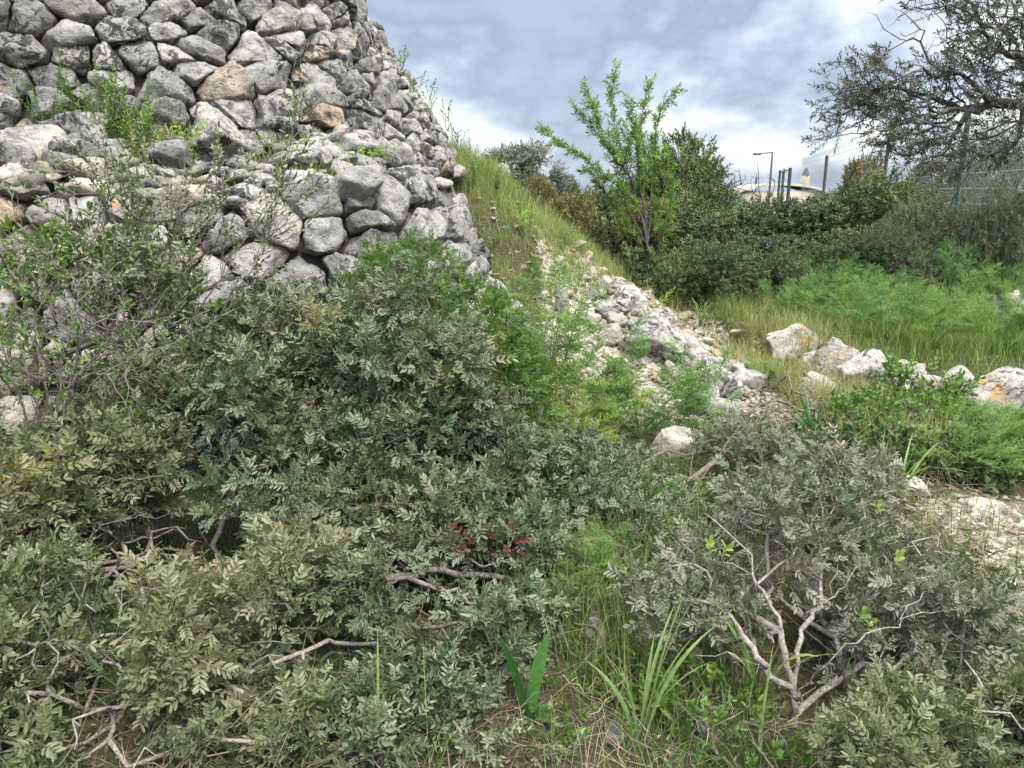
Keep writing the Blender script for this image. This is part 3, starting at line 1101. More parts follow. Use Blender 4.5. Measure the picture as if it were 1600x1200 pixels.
def proto_simple(seed, n=14, stem=0.12, ll=0.05, lw=0.018, el=(20, 65), jit=0.25, tip=True, wide=0.45):
    r = np.random.default_rng(seed); p = Proto()
    k = np.arange(n)
    z = stem * (k + 0.4) / n
    az = k * 2.4 + r.normal(0, 0.3, n)
    e = np.radians(r.uniform(el[0], el[1], n))
    if tip: e[-2:] = R(78)
    d = np.stack([np.cos(az) * np.cos(e), np.sin(az) * np.cos(e), np.sin(e)], 1) + r.normal(0, jit * 0.4, (n, 3))
    nr = np.stack([-np.cos(az) * np.sin(e), -np.sin(az) * np.sin(e), np.cos(e)], 1) + r.normal(0, jit, (n, 3))
    p.leaf(np.stack([0 * z, 0 * z, z], 1), d, nr, ll * r.uniform(0.65, 1.2, n), lw * r.uniform(0.8, 1.2, n),
           rnd=np.clip(r.uniform(0.1, 0.9, n), 0, 1), wide=wide)
    p.strip(np.zeros(3), np.array([0, 0, stem]), 0.0022)
    return p.done()


def spray(mb, protos, pos, dirs, scale, rnd, r, w=0.55):
    """Copy prototype sprays to positions; rnd per spray blends with the leaf's own."""
    pos = np.asarray(pos, float); n = len(pos)
    d = unit(dirs)
    a = unit(np.cross(d, unit(r.normal(size=(n, 3))))); b = np.cross(d, a)
    scale = np.broadcast_to(scale, (n,)); rnd = np.broadcast_to(rnd, (n,))
    which = r.integers(0, len(protos), n)
    for k, p in enumerate(protos):
        m = np.where(which == k)[0]
        if not len(m): continue
        Mx = np.stack([a[m], b[m], d[m]], 1) * scale[m][:, None, None]      # rows are axes
        V = np.einsum('vj,njk->nvk', p.V, Mx) + pos[m][:, None]
        F = (np.arange(len(m)) * len(p.V))[:, None, None] + p.F[None]
        rr = np.clip(rnd[m][:, None] * w + p.R[None] * (1 - w), 0, 1)
        mb.add(V.reshape(-1, 3), F.reshape(-1, 4), rnd=rr.ravel())


PIN = [proto_pinnate(100 + k) for k in range(7)]
PIN_BIG = [proto_pinnate(120 + k, 6, 4, 0.095, 0.036, 0.0135, 0.08) for k in range(5)]
PIN_SMALL = [proto_pinnate(140 + k, 8, 5, 0.07, 0.022, 0.008) for k in range(5)]
HEDGE = [proto_simple(160 + k, 16, 0.14, 0.055, 0.021, (5, 70)) for k in range(5)]
OLIVE = [proto_simple(180 + k, 18, 0.20, 0.055, 0.014, (25, 60)) for k in range(5)]
ALM = [proto_simple(200 + k, 13, 0.10, 0.068, 0.017, (15, 60)) for k in range(5)]
SMALL = [proto_simple(220 + k, 9, 0.10, 0.026, 0.010, (20, 60)) for k in range(5)]
BRAM = [proto_simple(240 + k, 10, 0.10, 0.040, 0.024, (10, 60)) for k in range(5)]
BROAD = [proto_simple(260 + k, 7, 0.06, 0.055, 0.022, (15, 70), wide=0.5) for k in range(4)]
WEED = [proto_simple(280 + k, 16, 0.16, 0.032, 0.010, (10, 55)) for k in range(4)]


class Skel:
    """A branching skeleton: seed polylines, then attach twig bases to the nearest fitting node."""
    def __init__(s, base):
        s.p = [np.asarray(base, float)]; s.par = [-1]; s.pl = [0.0]; s.tip = [0]

    def line(s, pts, start=None, sub=4, wob=0.0, r=None):
        """polyline from node index start (or nearest to its first point); returns the last index"""
        pts = [np.asarray(q, float) for q in pts]
        i = s.near(pts[0]) if start is None else start
        prev = s.p[i]
        for q in pts:
            if np.linalg.norm(q - prev) < 1e-3: continue
            for k in range(1, sub + 1):
                w = prev + (q - prev) * k / sub
                if wob and r is not None: w = w + r.normal(0, wob, 3)
                i = s._add(w, i)
            prev = q
        return i

    def _add(s, q, i, tip=0):
        s.pl.append(s.pl[i] + np.linalg.norm(q - s.p[i])); s.p.append(q); s.par.append(i); s.tip.append(tip)
        return len(s.p) - 1

    def near(s, q):
        return int(np.argmin(np.linalg.norm(np.array(s.p) - q, axis=1)))

    def attach(s, targets, bf=0.35, r=None, step=0.09, sag=0.12):
        base = s.p[0]
        T = np.asarray(targets, float)
        order = np.argsort(np.linalg.norm(T - base, axis=1))
        cap = len(s.p) + len(T) * 9
        A = np.zeros((cap, 3)); A[:len(s.p)] = s.p
        PL = np.zeros(cap); PL[:len(s.pl)] = s.pl
        for j in order:
            q = T[j]; n = len(s.p)
            if n + 8 >= cap: break
            c = np.linalg.norm(A[:n] - q, axis=1) + bf * PL[:n]
            i = int(np.argmin(c)); st = A[i].copy()
            L = np.linalg.norm(q - st)
            m = max(1, min(7, int(L / step)))
            side = r.normal(0, 1, 3) * L * 0.07
            for k in range(1, m + 1):
                f = k / m
                w = st + (q - st) * f + (side + np.array([0, 0, -L * sag])) * math.sin(math.pi * f) + (r.normal(0, 0.008, 3) if k < m else 0)
                i = s._add(w, i, 1 if k == m else 0)
                A[i] = w; PL[i] = s.pl[i]

    def mesh(s, mb, r0=0.0022, ex=0.45, rmax=0.06, sides=5, flare=0.0):
        n = len(s.p); A = np.array(s.p); par = np.array(s.par)
        w = np.array(s.tip, float)
        ch = [[] for _ in range(n)]
        for i in range(1, n): ch[par[i]].append(i)
        for i in range(n):
            if not ch[i]: w[i] = max(w[i], 1)
        for i in range(n - 1, 0, -1): w[par[i]] += w[i]
        rad = np.minimum(r0 * np.maximum(w, 1) ** ex, rmax)
        starts = [(0, -1)]
        while starts:
            i, fr = starts.pop()
            ids = ([fr] if fr >= 0 else []) + [i]
            while ch[i]:
                c = sorted(ch[i], key=lambda q: -w[q])
                for o in c[1:]: starts.append((o, i))
                i = c[0]; ids.append(i)
            if len(ids) < 2: continue
            rr = rad[ids].copy()
            if fr >= 0: rr[0] = min(rr[0], rr[1] * 1.15)
            rr[-1] *= 0.5
            if flare and fr < 0: rr[0] *= 1 + flare
            big = rr.max()
            tube(mb, A[ids], rr, 3 if big < 0.004 else (5 if big < 0.02 else 9))


def lobe_px(u, v, Y, ru, rv, dy=None):
    k = Y / (cp + (600 - v) / FPX * sp_) / FPX
    return (P(u, v, Y), np.array([ru * k, (dy if dy else 0.75 * min(ru, rv) * k + 0.05), rv * k]))


def sample_lobes(lobes, n, r, shell=0.7, gap=None, floor=None):
    """points in a union of ellipsoids, biased to the outside; returns points and outward directions"""
    vol = np.array([np.prod(q[1]) ** 0.75 for q in lobes]); vol /= vol.sum()
    pts, out = [], []
    cnt = 0
    while cnt < n:
        m = (n - cnt) * 2 + 20
        li = r.choice(len(lobes), m, p=vol)
        d = rand_dirs(r, m)
        rad = np.where(r.uniform(size=m) < shell, r.uniform(0.78, 1.06, m), r.uniform(0.2, 0.85, m))
        C = np.array([q[0] for q in lobes])[li]; S = np.array([q[1] for q in lobes])[li]
        p = C + d * S * rad[:, None]
        ok = np.ones(m, bool)
        # drop points deep inside another lobe
        for (c, s) in lobes:
            ok &= ~((((p - c) / s) ** 2).sum(1) < 0.42) | (r.uniform(size=m) < 0.35)
        if gap is not None:
            ok &= fbm(p * gap[0], gap[2], 2) > gap[1]
        if floor is not None:
            ok &= p[:, 2] > terr(p[:, 0], p[:, 1]) + floor
        p, d = p[ok], d[ok]
        pts.append(p); out.append(d); cnt += len(p)
    return np.concatenate(pts)[:n], np.concatenate(out)[:n]


def shrub(name, label, cat, base, lobes, n, protos, leafmat, barkmat='bark_pale', seed=1, scale=1.0, upw=0.55, gap=(2.2, -0.35, 5),
          seedlines=None, bf=0.3, r0=0.0022, ex=0.46, rmax=0.03, group=None, extra=None, shell=0.7, tone=(0.05, 0.95), wpat=1.6, loc_z=None, flare=0.3, jitd=0.45, sag=0.12, bare=0.12):
    r = np.random.default_rng(seed)
    base = np.asarray(base, float)
    root = thing(name, label, cat, base, group)
    pts, out = sample_lobes(lobes, n, r, shell, gap, 0.02)
    sk = Skel(base - np.array([0, 0, 0.03]))
    for ln in (seedlines or []):
        sk.line(ln, wob=0.006, r=r)
    dead, _ = sample_lobes(lobes, max(6, int(n * bare)), r, 0.95, None, 0.03)
    sk.attach(np.concatenate([pts, dead]), bf, r, sag=sag)
    mb = MB()
    sk.mesh(mb, r0, ex, rmax, flare=flare)
    mb.build('branches', M[barkmat], root, base, smooth=True)
    dirs = unit(out * 0.75 + np.array([0, 0, upw]) + r.normal(0, jitd, (n, 3)))
    tn = 0.5 + 0.42 * fbm(pts * wpat + seed, seed, 2) + r.normal(0, 0.24, n)
    tn = np.clip(tone[0] + (tone[1] - tone[0]) * tn, 0, 1)
    fb = MB()
    spray(fb, protos, pts, dirs, scale * r.uniform(0.75, 1.2, n), tn, r)
    fb.build('foliage', M[leafmat], root, base)
    if extra:
        for (nm, mt, pr, ps, dr, scl) in extra:
            for pp, d1 in zip(ps, dr):
                eb = MB()
                spray(eb, pr, np.array([pp]), np.array([d1], float), scl, r.uniform(0, 1, 1), r)
                eb.build(nm, M[mt], root, base)
    return root


def gpt(u, v, Y):
    """ground point below a photo position at depth Y"""
    p = P(u, v, Y)
    return np.array([p[0], p[1], gz(p[0], p[1])])


# ------------------------------------------------------------------ foreground shrubs
b = gpt(345, 950, 2.75)
shrub('lentisk_shrub', 'big grey-green lentisk bush filling the left of the foreground below the stone wall', 'shrub', b,
      [lobe_px(560, 610, 3.45, 140, 90, 0.3), lobe_px(450, 530, 3.6, 120, 60, 0.25), lobe_px(330, 570, 3.5, 120, 60, 0.25), lobe_px(640, 500, 3.7, 100, 50, 0.25), lobe_px(710, 630, 3.45, 100, 80, 0.25),
       lobe_px(480, 670, 3.2, 140, 70, 0.25), lobe_px(320, 670, 3.2, 120, 60, 0.25), lobe_px(620, 710, 3.1, 120, 70, 0.25), lobe_px(760, 750, 3.2, 100, 80, 0.25), lobe_px(560, 800, 2.85, 130, 60, 0.2),
       lobe_px(690, 830, 2.8, 110, 60, 0.2), lobe_px(830, 850, 3.05, 70, 90, 0.2), lobe_px(640, 930, 2.42, 120, 60, 0.18), lobe_px(780, 930, 2.5, 90, 70, 0.18), lobe_px(720, 1000, 2.25, 90, 45, 0.15), lobe_px(840, 900, 2.75, 60, 80, 0.2),
       lobe_px(430, 770, 2.8, 90, 45, 0.2), lobe_px(240, 610, 3.3, 90, 55, 0.2), lobe_px(520, 930, 2.35, 60, 35, 0.1), lobe_px(550, 560, 3.2, 60, 40, 0.15), lobe_px(700, 560, 3.3, 50, 40, 0.15), lobe_px(390, 610, 3.0, 60, 40, 0.15)],
      2200, PIN + PIN_SMALL[:3], 'lentisk', 'bark_mid', seed=1, rmax=0.013, gap=(3.6, 0.0, 5), shell=0.6, jitd=0.6, wpat=2.6, bare=0.25, tone=(0.02, 1.0), seedlines=[[P(340, 900, 2.72), P(335, 850, 2.75), P(352, 795, 2.8), P(380, 720, 3.0), P(430, 640, 3.2)],
      [P(340, 900, 2.72), P(400, 870, 2.75), P(470, 800, 2.95), P(560, 700, 3.2), P(620, 560, 3.45)],
      [P(335, 860, 2.74), P(300, 800, 2.7), P(230, 805, 2.55), P(190, 815, 2.5)],
      [P(345, 905, 2.7), P(430, 945, 2.55), P(500, 935, 2.5), P(560, 905, 2.5), P(620, 885, 2.5)],
      [P(350, 900, 2.7), P(440, 895, 2.5), P(500, 880, 2.45), P(575, 868, 2.42)],
      [P(500, 935, 2.5), P(560, 960, 2.42), P(620, 990, 2.4)], [P(600, 900, 2.5), P(690, 890, 2.55), P(800, 905, 2.6)],
      [P(400, 870, 2.75), P(470, 880, 2.8), P(640, 820, 3.0), P(760, 760, 3.2)]],
      extra=[('red_sprig', 'red_leaf', PIN_BIG, [P(765, 862, 2.62), P(748, 858, 2.62), P(785, 858, 2.64)], [(0, -.4, 1), (-.6, -.4, .8), (.6, -.4, .8)], 0.8),
             ('rusty_sprig', 'hedge_brown', PIN_BIG, [P(495, 525, 3.1), P(505, 515, 3.1), P(690, 610, 3.0)], [(0, -.4, 1), (.5, -.4, .8), (.2, -.4, 1)], 0.9)])

b = gpt(140, 1090, 2.15)
shrub('lentisk_shrub', 'low olive-tinged lentisk bush with bare pale branches in the bottom corner', 'shrub', b,
      [lobe_px(30, 1030, 2.0, 90, 60, 0.18), lobe_px(90, 960, 2.2, 120, 60, 0.2), lobe_px(200, 1150, 1.85, 120, 50, 0.15), lobe_px(380, 1160, 1.9, 110, 40, 0.15), lobe_px(600, 1080, 2.1, 80, 40, 0.12), lobe_px(250, 980, 2.15, 140, 70, 0.2), lobe_px(420, 980, 2.2, 110, 60, 0.15), lobe_px(80, 1090, 1.95, 130, 80, 0.18),
       lobe_px(260, 1080, 2.05, 140, 70, 0.18), lobe_px(430, 1090, 2.1, 100, 70, 0.18), lobe_px(560, 1030, 2.25, 90, 50, 0.12), lobe_px(650, 1090, 2.2, 60, 60, 0.1), lobe_px(470, 890, 2.4, 70, 40, 0.12)],
      560, PIN + PIN_SMALL[:2], 'lentisk_olive', 'bark_pale', seed=2, scale=1.0, rmax=0.008, jitd=0.7, wpat=3.2, bare=0.6, shell=0.5, tone=(0.1, 0.95), seedlines=[[P(130, 1180, 2.0), P(125, 1080, 2.05), P(118, 1030, 2.1)], [P(140, 1050, 2.1), P(240, 955, 2.15), P(300, 935, 2.2), P(370, 945, 2.2)],
      [P(118, 1030, 2.1), P(60, 1040, 1.95), P(30, 1070, 1.9)], [P(250, 960, 2.15), P(360, 1010, 2.1), P(480, 1000, 2.15)]], gap=(4.0, 0.04, 9))

b = gpt(1240, 1125, 2.08)
TRK = P(1240, 1085, 2.08)
shrub('lentisk_shrub', 'small silvery lentisk on a short forked trunk in the near right foreground', 'shrub', b,
      [lobe_px(1160, 850, 2.45, 120, 60, 0.22), lobe_px(1250, 815, 2.6, 120, 55, 0.22), lobe_px(1060, 930, 2.35, 75, 60, 0.18), lobe_px(1360, 860, 2.5, 110, 50, 0.2), lobe_px(1110, 960, 2.3, 70, 40, 0.12),
       lobe_px(1460, 905, 2.4, 90, 55, 0.2), lobe_px(1310, 760, 2.9, 80, 35, 0.2), lobe_px(1490, 980, 2.25, 70, 45, 0.15), lobe_px(1215, 880, 2.6, 90, 50, 0.2), lobe_px(1330, 960, 2.45, 80, 40, 0.15), lobe_px(1390, 1030, 2.15, 50, 25, 0.1)],
      470, PIN + PIN_SMALL[:2], 'lentisk_grey', 'bark_pale', seed=3, scale=0.9, gap=(4.2, 0.02, 2), shell=0.5, sag=0.0, rmax=0.0115, r0=0.0017, jitd=0.7, wpat=2.8, bare=0.5,
      seedlines=[[TRK], [TRK, P(1195, 1045, 2.05), P(1150, 1025, 2.02), P(1085, 1025, 2.0)], [TRK, P(1225, 1020, 2.1), P(1215, 960, 2.15), P(1180, 900, 2.25)],
                 [TRK, P(1245, 1010, 2.12), P(1270, 960, 2.2), P(1300, 930, 2.25), P(1335, 890, 2.3)], [TRK, P(1285, 1040, 2.05), P(1340, 1000, 2.05), P(1400, 975, 2.1), P(1450, 955, 2.15), P(1490, 955, 2.2)],
                 [P(1400, 975, 2.1), P(1430, 940, 2.15), P(1460, 910, 2.25)], [P(1285, 940, 2.22), P(1283, 880, 2.3)], [P(1300, 930, 2.25), P(1310, 870, 2.35), P(1350, 830, 2.45)],
                 [P(1195, 1045, 2.05), P(1150, 980, 2.15), P(1110, 920, 2.3)]],
      extra=[('fresh_shoot', 'lime', BROAD, [P(1108, 862, 2.25), P(1128, 866, 2.25), P(1398, 882, 2.25), P(1370, 800, 2.5), P(1345, 970, 2.15), P(1352, 985, 2.15)], [(0, -.3, 1), (.6, -.3, 1), (.2, -.3, 1), (0, -.3, 1), (0, -.3, 1), (0.5, -.3, 1)], 0.6)])

b = gpt(1420, 1180, 1.95)
shrub('lentisk_shrub', 'low yellowish green lentisk spreading along the bottom edge below the forked trunk', 'shrub', b,
      [lobe_px(1410, 1175, 1.80, 80, 40, 0.14), lobe_px(1480, 1110, 1.95, 100, 50, 0.18), lobe_px(1560, 1030, 2.1, 80, 70, 0.2), lobe_px(1570, 1160, 1.8, 100, 60, 0.15), lobe_px(1430, 1190, 1.7, 120, 40, 0.12), lobe_px(1600, 950, 2.3, 30, 40, 0.12)],
      430, PIN, 'lentisk_olive', 'bark_pale', seed=4, scale=0.8, gap=(3.8, -0.05, 3), tone=(0.0, 0.8), jitd=0.6, wpat=2.6, bare=0.2)

b = gpt(1000, 820, 3.9)
shrub('lentisk_shrub', 'dusky low lentisk in the shaded middle between the two big front bushes', 'shrub', b,
      [lobe_px(1000, 760, 3.9, 100, 40, 0.3), lobe_px(1120, 730, 4.1, 100, 30, 0.3), lobe_px(920, 770, 3.7, 60, 50, 0.25), lobe_px(1060, 800, 3.5, 90, 50, 0.25), lobe_px(960, 820, 3.4, 80, 60, 0.2), lobe_px(890, 850, 3.2, 60, 60, 0.2), lobe_px(950, 890, 3.0, 60, 40, 0.15), lobe_px(1010, 860, 3.1, 60, 40, 0.15)],
      760, PIN_SMALL, 'lentisk', 'bark_brown', seed=5, scale=0.85, tone=(0.1, 0.9))
b = gpt(1230, 790, 3.7)
shrub('lentisk_shrub', 'purplish grey lentisk clump just behind the silvery forked shrub', 'shrub', b,
      [lobe_px(1210, 760, 3.6, 80, 40, 0.25), lobe_px(1270, 770, 3.3, 80, 35, 0.25), lobe_px(1180, 700, 4.1, 70, 30, 0.2)],
      230, PIN_SMALL, 'lentisk_grey', 'bark_brown', seed=6, scale=0.8, tone=(0.3, 1.0))
b = gpt(720, 720, 4.2)
shrub('lentisk_shrub', 'brighter green lentisk at the foot of the wall corner behind the big bush', 'shrub', b,
      [lobe_px(730, 520, 4.3, 70, 70, 0.25), lobe_px(640, 440, 4.4, 80, 50, 0.2), lobe_px(770, 600, 4.2, 70, 60, 0.25), lobe_px(690, 560, 4.2, 80, 70, 0.25), lobe_px(800, 640, 4.1, 50, 60, 0.2)],
      560, PIN_SMALL, 'fresh', 'bark_brown', seed=7, tone=(-0.35, 0.45), scale=0.9)
b = gpt(90, 760, 3.0)
shrub('lentisk_shrub', 'brownish twiggy lentisk at the left edge beneath the wall', 'shrub', b,
      [lobe_px(80, 760, 2.8, 110, 60, 0.25), lobe_px(180, 720, 2.95, 110, 60, 0.25), lobe_px(60, 690, 3.1, 90, 50, 0.2), lobe_px(200, 620, 3.2, 110, 60, 0.2), lobe_px(40, 830, 2.6, 90, 50, 0.2)],
      620, PIN, 'lentisk_olive', 'bark_mid', seed=8, gap=(2.9, -0.1, 8), tone=(0.15, 1.0), jitd=0.6, bare=0.4, seedlines=[[P(60, 740, 2.8), P(110, 745, 2.7), P(180, 747, 2.65), P(255, 742, 2.65)], [P(30, 880, 2.5), P(120, 850, 2.5), P(210, 800, 2.55)]],
      extra=[('pink_sprig', 'hedge_brown', PIN_BIG, [P(40, 760, 2.5), P(60, 780, 2.5), P(90, 740, 2.5), P(25, 790, 2.45)], [(0, -.4, 1), (.5, -.3, .8), (.3, -.3, 1), (-.3, -.3, 1)], 1.0)])


def whips(name, label, base, paths, leafmat, protos, seed, den=0.05, r_base=0.0045, bark='bark_mid', side=8, scale=0.9, lshare=0.75):
    """thin shoots with sparse small leaves"""
    r = np.random.default_rng(seed)
    base = np.asarray(base, float)
    root = thing(name, label, 'shrub', base)
    mb, fb = MB(), MB()
    ps, ds = [], []
    for path in paths:
        pts = np.array([base] + [np.asarray(q) for q in path]) if len(path) < 6 else np.array(path)
        t = np.linspace(0, 1, len(pts)); tt = np.linspace(0, 1, 22)
        q = np.stack([np.interp(tt, t, pts[:, k]) for k in range(3)], 1)
        for _ in range(3): q[1:-1] = (q[:-2] + q[1:-1] * 2 + q[2:]) / 4
        q[1:-1] += r.normal(0, 0.008, (20, 3))
        tube(mb, q, np.linspace(r_base, 0.0014, 22), 5)
        tg = unit(np.gradient(q, axis=0))
        for k in range(side):
            i = int(r.integers(6, 20))
            d = unit(tg[i] + r.normal(0, 0.75, 3)); L = r.uniform(0.12, 0.34)
            st = q[i] + np.linspace(0, 1, 7)[:, None] * d * L + np.array([0, 0, 0.15 * L]) * (np.linspace(0, 1, 7)[:, None] ** 2) + r.normal(0, 0.004, (7, 3))
            tube(mb, st, np.linspace(0.0026, 0.001, 7), 3)
            for j in (3, 5, 6):
                if r.uniform() < lshare: ps.append(st[j]); ds.append(d + r.normal(0, 0.4, 3) + np.array([0, 0, 0.3]))
        for i in range(9, 22):
            if r.uniform() < lshare * 0.7: ps.append(q[i]); ds.append(tg[i] + r.normal(0, 0.5, 3))
    spray(fb, protos, np.array(ps), np.array(ds), scale * r.uniform(0.7, 1.2, len(ps)), r.uniform(0.1, 0.9, len(ps)), r)
    mb.build('branches', M[bark], root, base, smooth=True)
    fb.build('foliage', M[leafmat], root, base)
    return root


b = gpt(190, 720, 3.35)
whips('wild_olive_shrub', 'sparse wild olive with thin grey shoots standing in front of the lower wall', b,
      [[P(200, 560, 3.3), P(190, 400, 3.3), P(170, 300, 3.3), P(95, 250, 3.3)], [P(210, 520, 3.3), P(230, 380, 3.3), P(205, 300, 3.3)], [P(260, 500, 3.3), P(300, 400, 3.3), P(330, 330, 3.35), P(380, 230, 3.4)],
       [P(280, 520, 3.3), P(370, 400, 3.4), P(440, 300, 3.4), P(470, 130, 3.5)], [P(180, 520, 3.2), P(110, 430, 3.2), P(60, 390, 3.2)], [P(180, 560, 3.2), P(80, 480, 3.1), P(-20, 420, 3.1)],
       [P(240, 520, 3.3), P(260, 420, 3.3), P(290, 280, 3.3)], [P(200, 560, 3.3), P(150, 440, 3.25), P(140, 350, 3.25)], [P(300, 540, 3.3), P(400, 420, 3.4), P(420, 340, 3.4)],
       [P(150, 600, 3.1), P(60, 560, 3.0), P(-30, 560, 3.0)], [P(240, 500, 3.3), P(215, 420, 3.3), P(240, 330, 3.3)]],
      'scrub', SMALL, 61, side=18, scale=1.1)
b = gpt(60, 760, 2.9)
whips('twiggy_shrub', 'half bare pale-stemmed shrub with lime leaf tips at the left edge', b,
      [[P(100, 600, 2.85), P(180, 545, 2.9), P(215, 515, 2.95)], [P(60, 620, 2.8), P(20, 600, 2.75), P(-30, 598, 2.7)], [P(110, 560, 2.9), P(140, 500, 2.9), P(230, 500, 3.0), P(300, 515, 3.0)],
       [P(70, 600, 2.85), P(50, 500, 2.9), P(80, 420, 2.95)], [P(90, 610, 2.85), P(120, 480, 2.9), P(170, 420, 2.95)], [P(40, 620, 2.8), P(0, 540, 2.8), P(30, 470, 2.85)], [P(130, 600, 2.85), P(220, 560, 2.85), P(200, 480, 2.9)]],
      'fresh', BROAD, 62, side=9, r_base=0.006, scale=0.42, lshare=0.45)
b = gpt(80, 560, 3.5)
shrub('buckthorn_bush', 'green leafy buckthorn growing against the pale lower wall', 'shrub', gpt(100, 640, 3.45),
      [lobe_px(130, 440, 3.5, 90, 60, 0.2), lobe_px(90, 540, 3.4, 110, 60, 0.2), lobe_px(220, 470, 3.5, 90, 50, 0.2), lobe_px(330, 470, 3.6, 80, 50, 0.2), lobe_px(180, 560, 3.4, 100, 50, 0.2), lobe_px(50, 400, 3.5, 70, 50, 0.2), lobe_px(160, 375, 3.5, 70, 40, 0.2), lobe_px(300, 420, 3.55, 80, 40, 0.2)],
      370, BROAD, 'fresh', 'bark_brown', seed=63, scale=0.75, gap=(3, -0.05, 3), tone=(0, 0.75))

shrub('lentisk_seedling', 'young glossy lentisk at the bottom, under the big bush and beside the squill', 'shrub', gpt(640, 1140, 2.0),
      [lobe_px(610, 1120, 2.05, 70, 40, 0.12), lobe_px(700, 1100, 2.1, 60, 40, 0.12), lobe_px(560, 1160, 1.9, 70, 35, 0.12)], 130, PIN, 'lentisk', 'bark_mid', seed=67, scale=0.85, tone=(0, 0.7))
shrub('lentisk_seedling', 'low leafy seedlings between the arching tuft and the forked trunk', 'shrub', gpt(1120, 1150, 2.0),
      [lobe_px(1110, 1120, 2.05, 80, 35, 0.14), lobe_px(1060, 1060, 2.2, 60, 35, 0.14), lobe_px(1180, 1170, 1.9, 60, 30, 0.12)], 110, SMALL + BRAM[:2], 'fresh', 'bark_mid', seed=68, scale=0.8, tone=(0, 0.7))
shrub('lentisk_shrub', 'dark green lentisk in the shaded gap beside the little fennel', 'shrub', gpt(940, 900, 3.0),
      [lobe_px(910, 800, 3.3, 70, 60, 0.2), lobe_px(960, 850, 3.05, 60, 55, 0.18), lobe_px(870, 890, 2.95, 50, 60, 0.18), lobe_px(1010, 800, 3.3, 60, 45, 0.18), lobe_px(900, 740, 3.6, 60, 40, 0.2), lobe_px(1000, 900, 2.8, 40, 40, 0.12)],
      520, PIN_SMALL + PIN[:2], 'lentisk', 'bark_brown', seed=74, scale=0.9, tone=(0.0, 0.75), gap=(3.0, -0.2, 3))
shrub('dead_brush', 'leafless dead brush in the dark hollow by the narrow white rock', 'shrub', gpt(920, 1040, 2.4),
      [lobe_px(900, 1000, 2.45, 70, 40, 0.15), lobe_px(980, 1030, 2.35, 60, 35, 0.15), lobe_px(960, 900, 2.8, 70, 60, 0.15)], 14, SMALL, 'lentisk_olive', 'bark_brown', seed=69, scale=0.6, bare=8.0, gap=None)
shrub('dead_brush', 'tangle of leafless grey twigs under the twiggy lentisk at the left edge', 'shrub', gpt(140, 900, 2.6),
      [lobe_px(120, 850, 2.6, 130, 50, 0.2), lobe_px(230, 870, 2.6, 90, 40, 0.2), lobe_px(60, 900, 2.5, 80, 40, 0.2)], 14, SMALL, 'lentisk_olive', 'bark_mid', seed=70, scale=0.6, bare=14.0, gap=None)
# bramble in front of the terrace boulders, dark undergrowth below it
shrub('bramble_bush', 'bright green bramble with tiny white flowers sprawling over the terrace boulders', 'shrub', gpt(1440, 700, 5.0),
      [lobe_px(1400, 660, 5.1, 100, 40, 0.3), lobe_px(1445, 600, 5.5, 60, 40, 0.2), lobe_px(1350, 675, 5.0, 70, 40, 0.25), lobe_px(1480, 675, 5.0, 70, 30, 0.25)],
      420, BRAM, 'fresh', 'bark_brown', seed=64, tone=(-0.15, 0.8), scale=1.0, gap=(2.5, -0.3, 4))
shrub('bramble_bush', 'dull green bramble mat with greyish leaves below the terrace row', 'shrub', gpt(1400, 760, 4.4),
      [lobe_px(1380, 725, 4.4, 100, 30, 0.25), lobe_px(1470, 735, 4.3, 80, 30, 0.25), lobe_px(1540, 705, 4.6, 60, 25, 0.2), lobe_px(1300, 705, 4.6, 60, 30, 0.2)],
      560, BRAM, 'hedge', 'bark_brown', seed=65, tone=(0.0, 1.0), bare=0.8, scale=1.1, gap=(2.5, -0.3, 4))
shrub('dead_brush', 'brown leafless brush hiding the foot of the terrace boulders', 'shrub', gpt(1290, 660, 5.3),
      [lobe_px(1250, 620, 5.6, 70, 40, 0.3), lobe_px(1320, 640, 5.3, 70, 30, 0.25), lobe_px(1220, 660, 5.0, 60, 40, 0.25), lobe_px(1420, 650, 5.1, 60, 25, 0.2)], 60, SMALL, 'lentisk_olive', 'bark_brown', seed=75, scale=0.8, bare=6.0, gap=None)
shrub('bramble_bush', 'shaded bramble hanging below the largest white boulder', 'shrub', gpt(1580, 690, 4.9),
      [lobe_px(1560, 685, 4.9, 60, 25, 0.2), lobe_px(1600, 690, 4.8, 40, 30, 0.2)], 110, BRAM, 'fresh', 'bark_brown', seed=66, tone=(0, 0.6), scale=0.9)


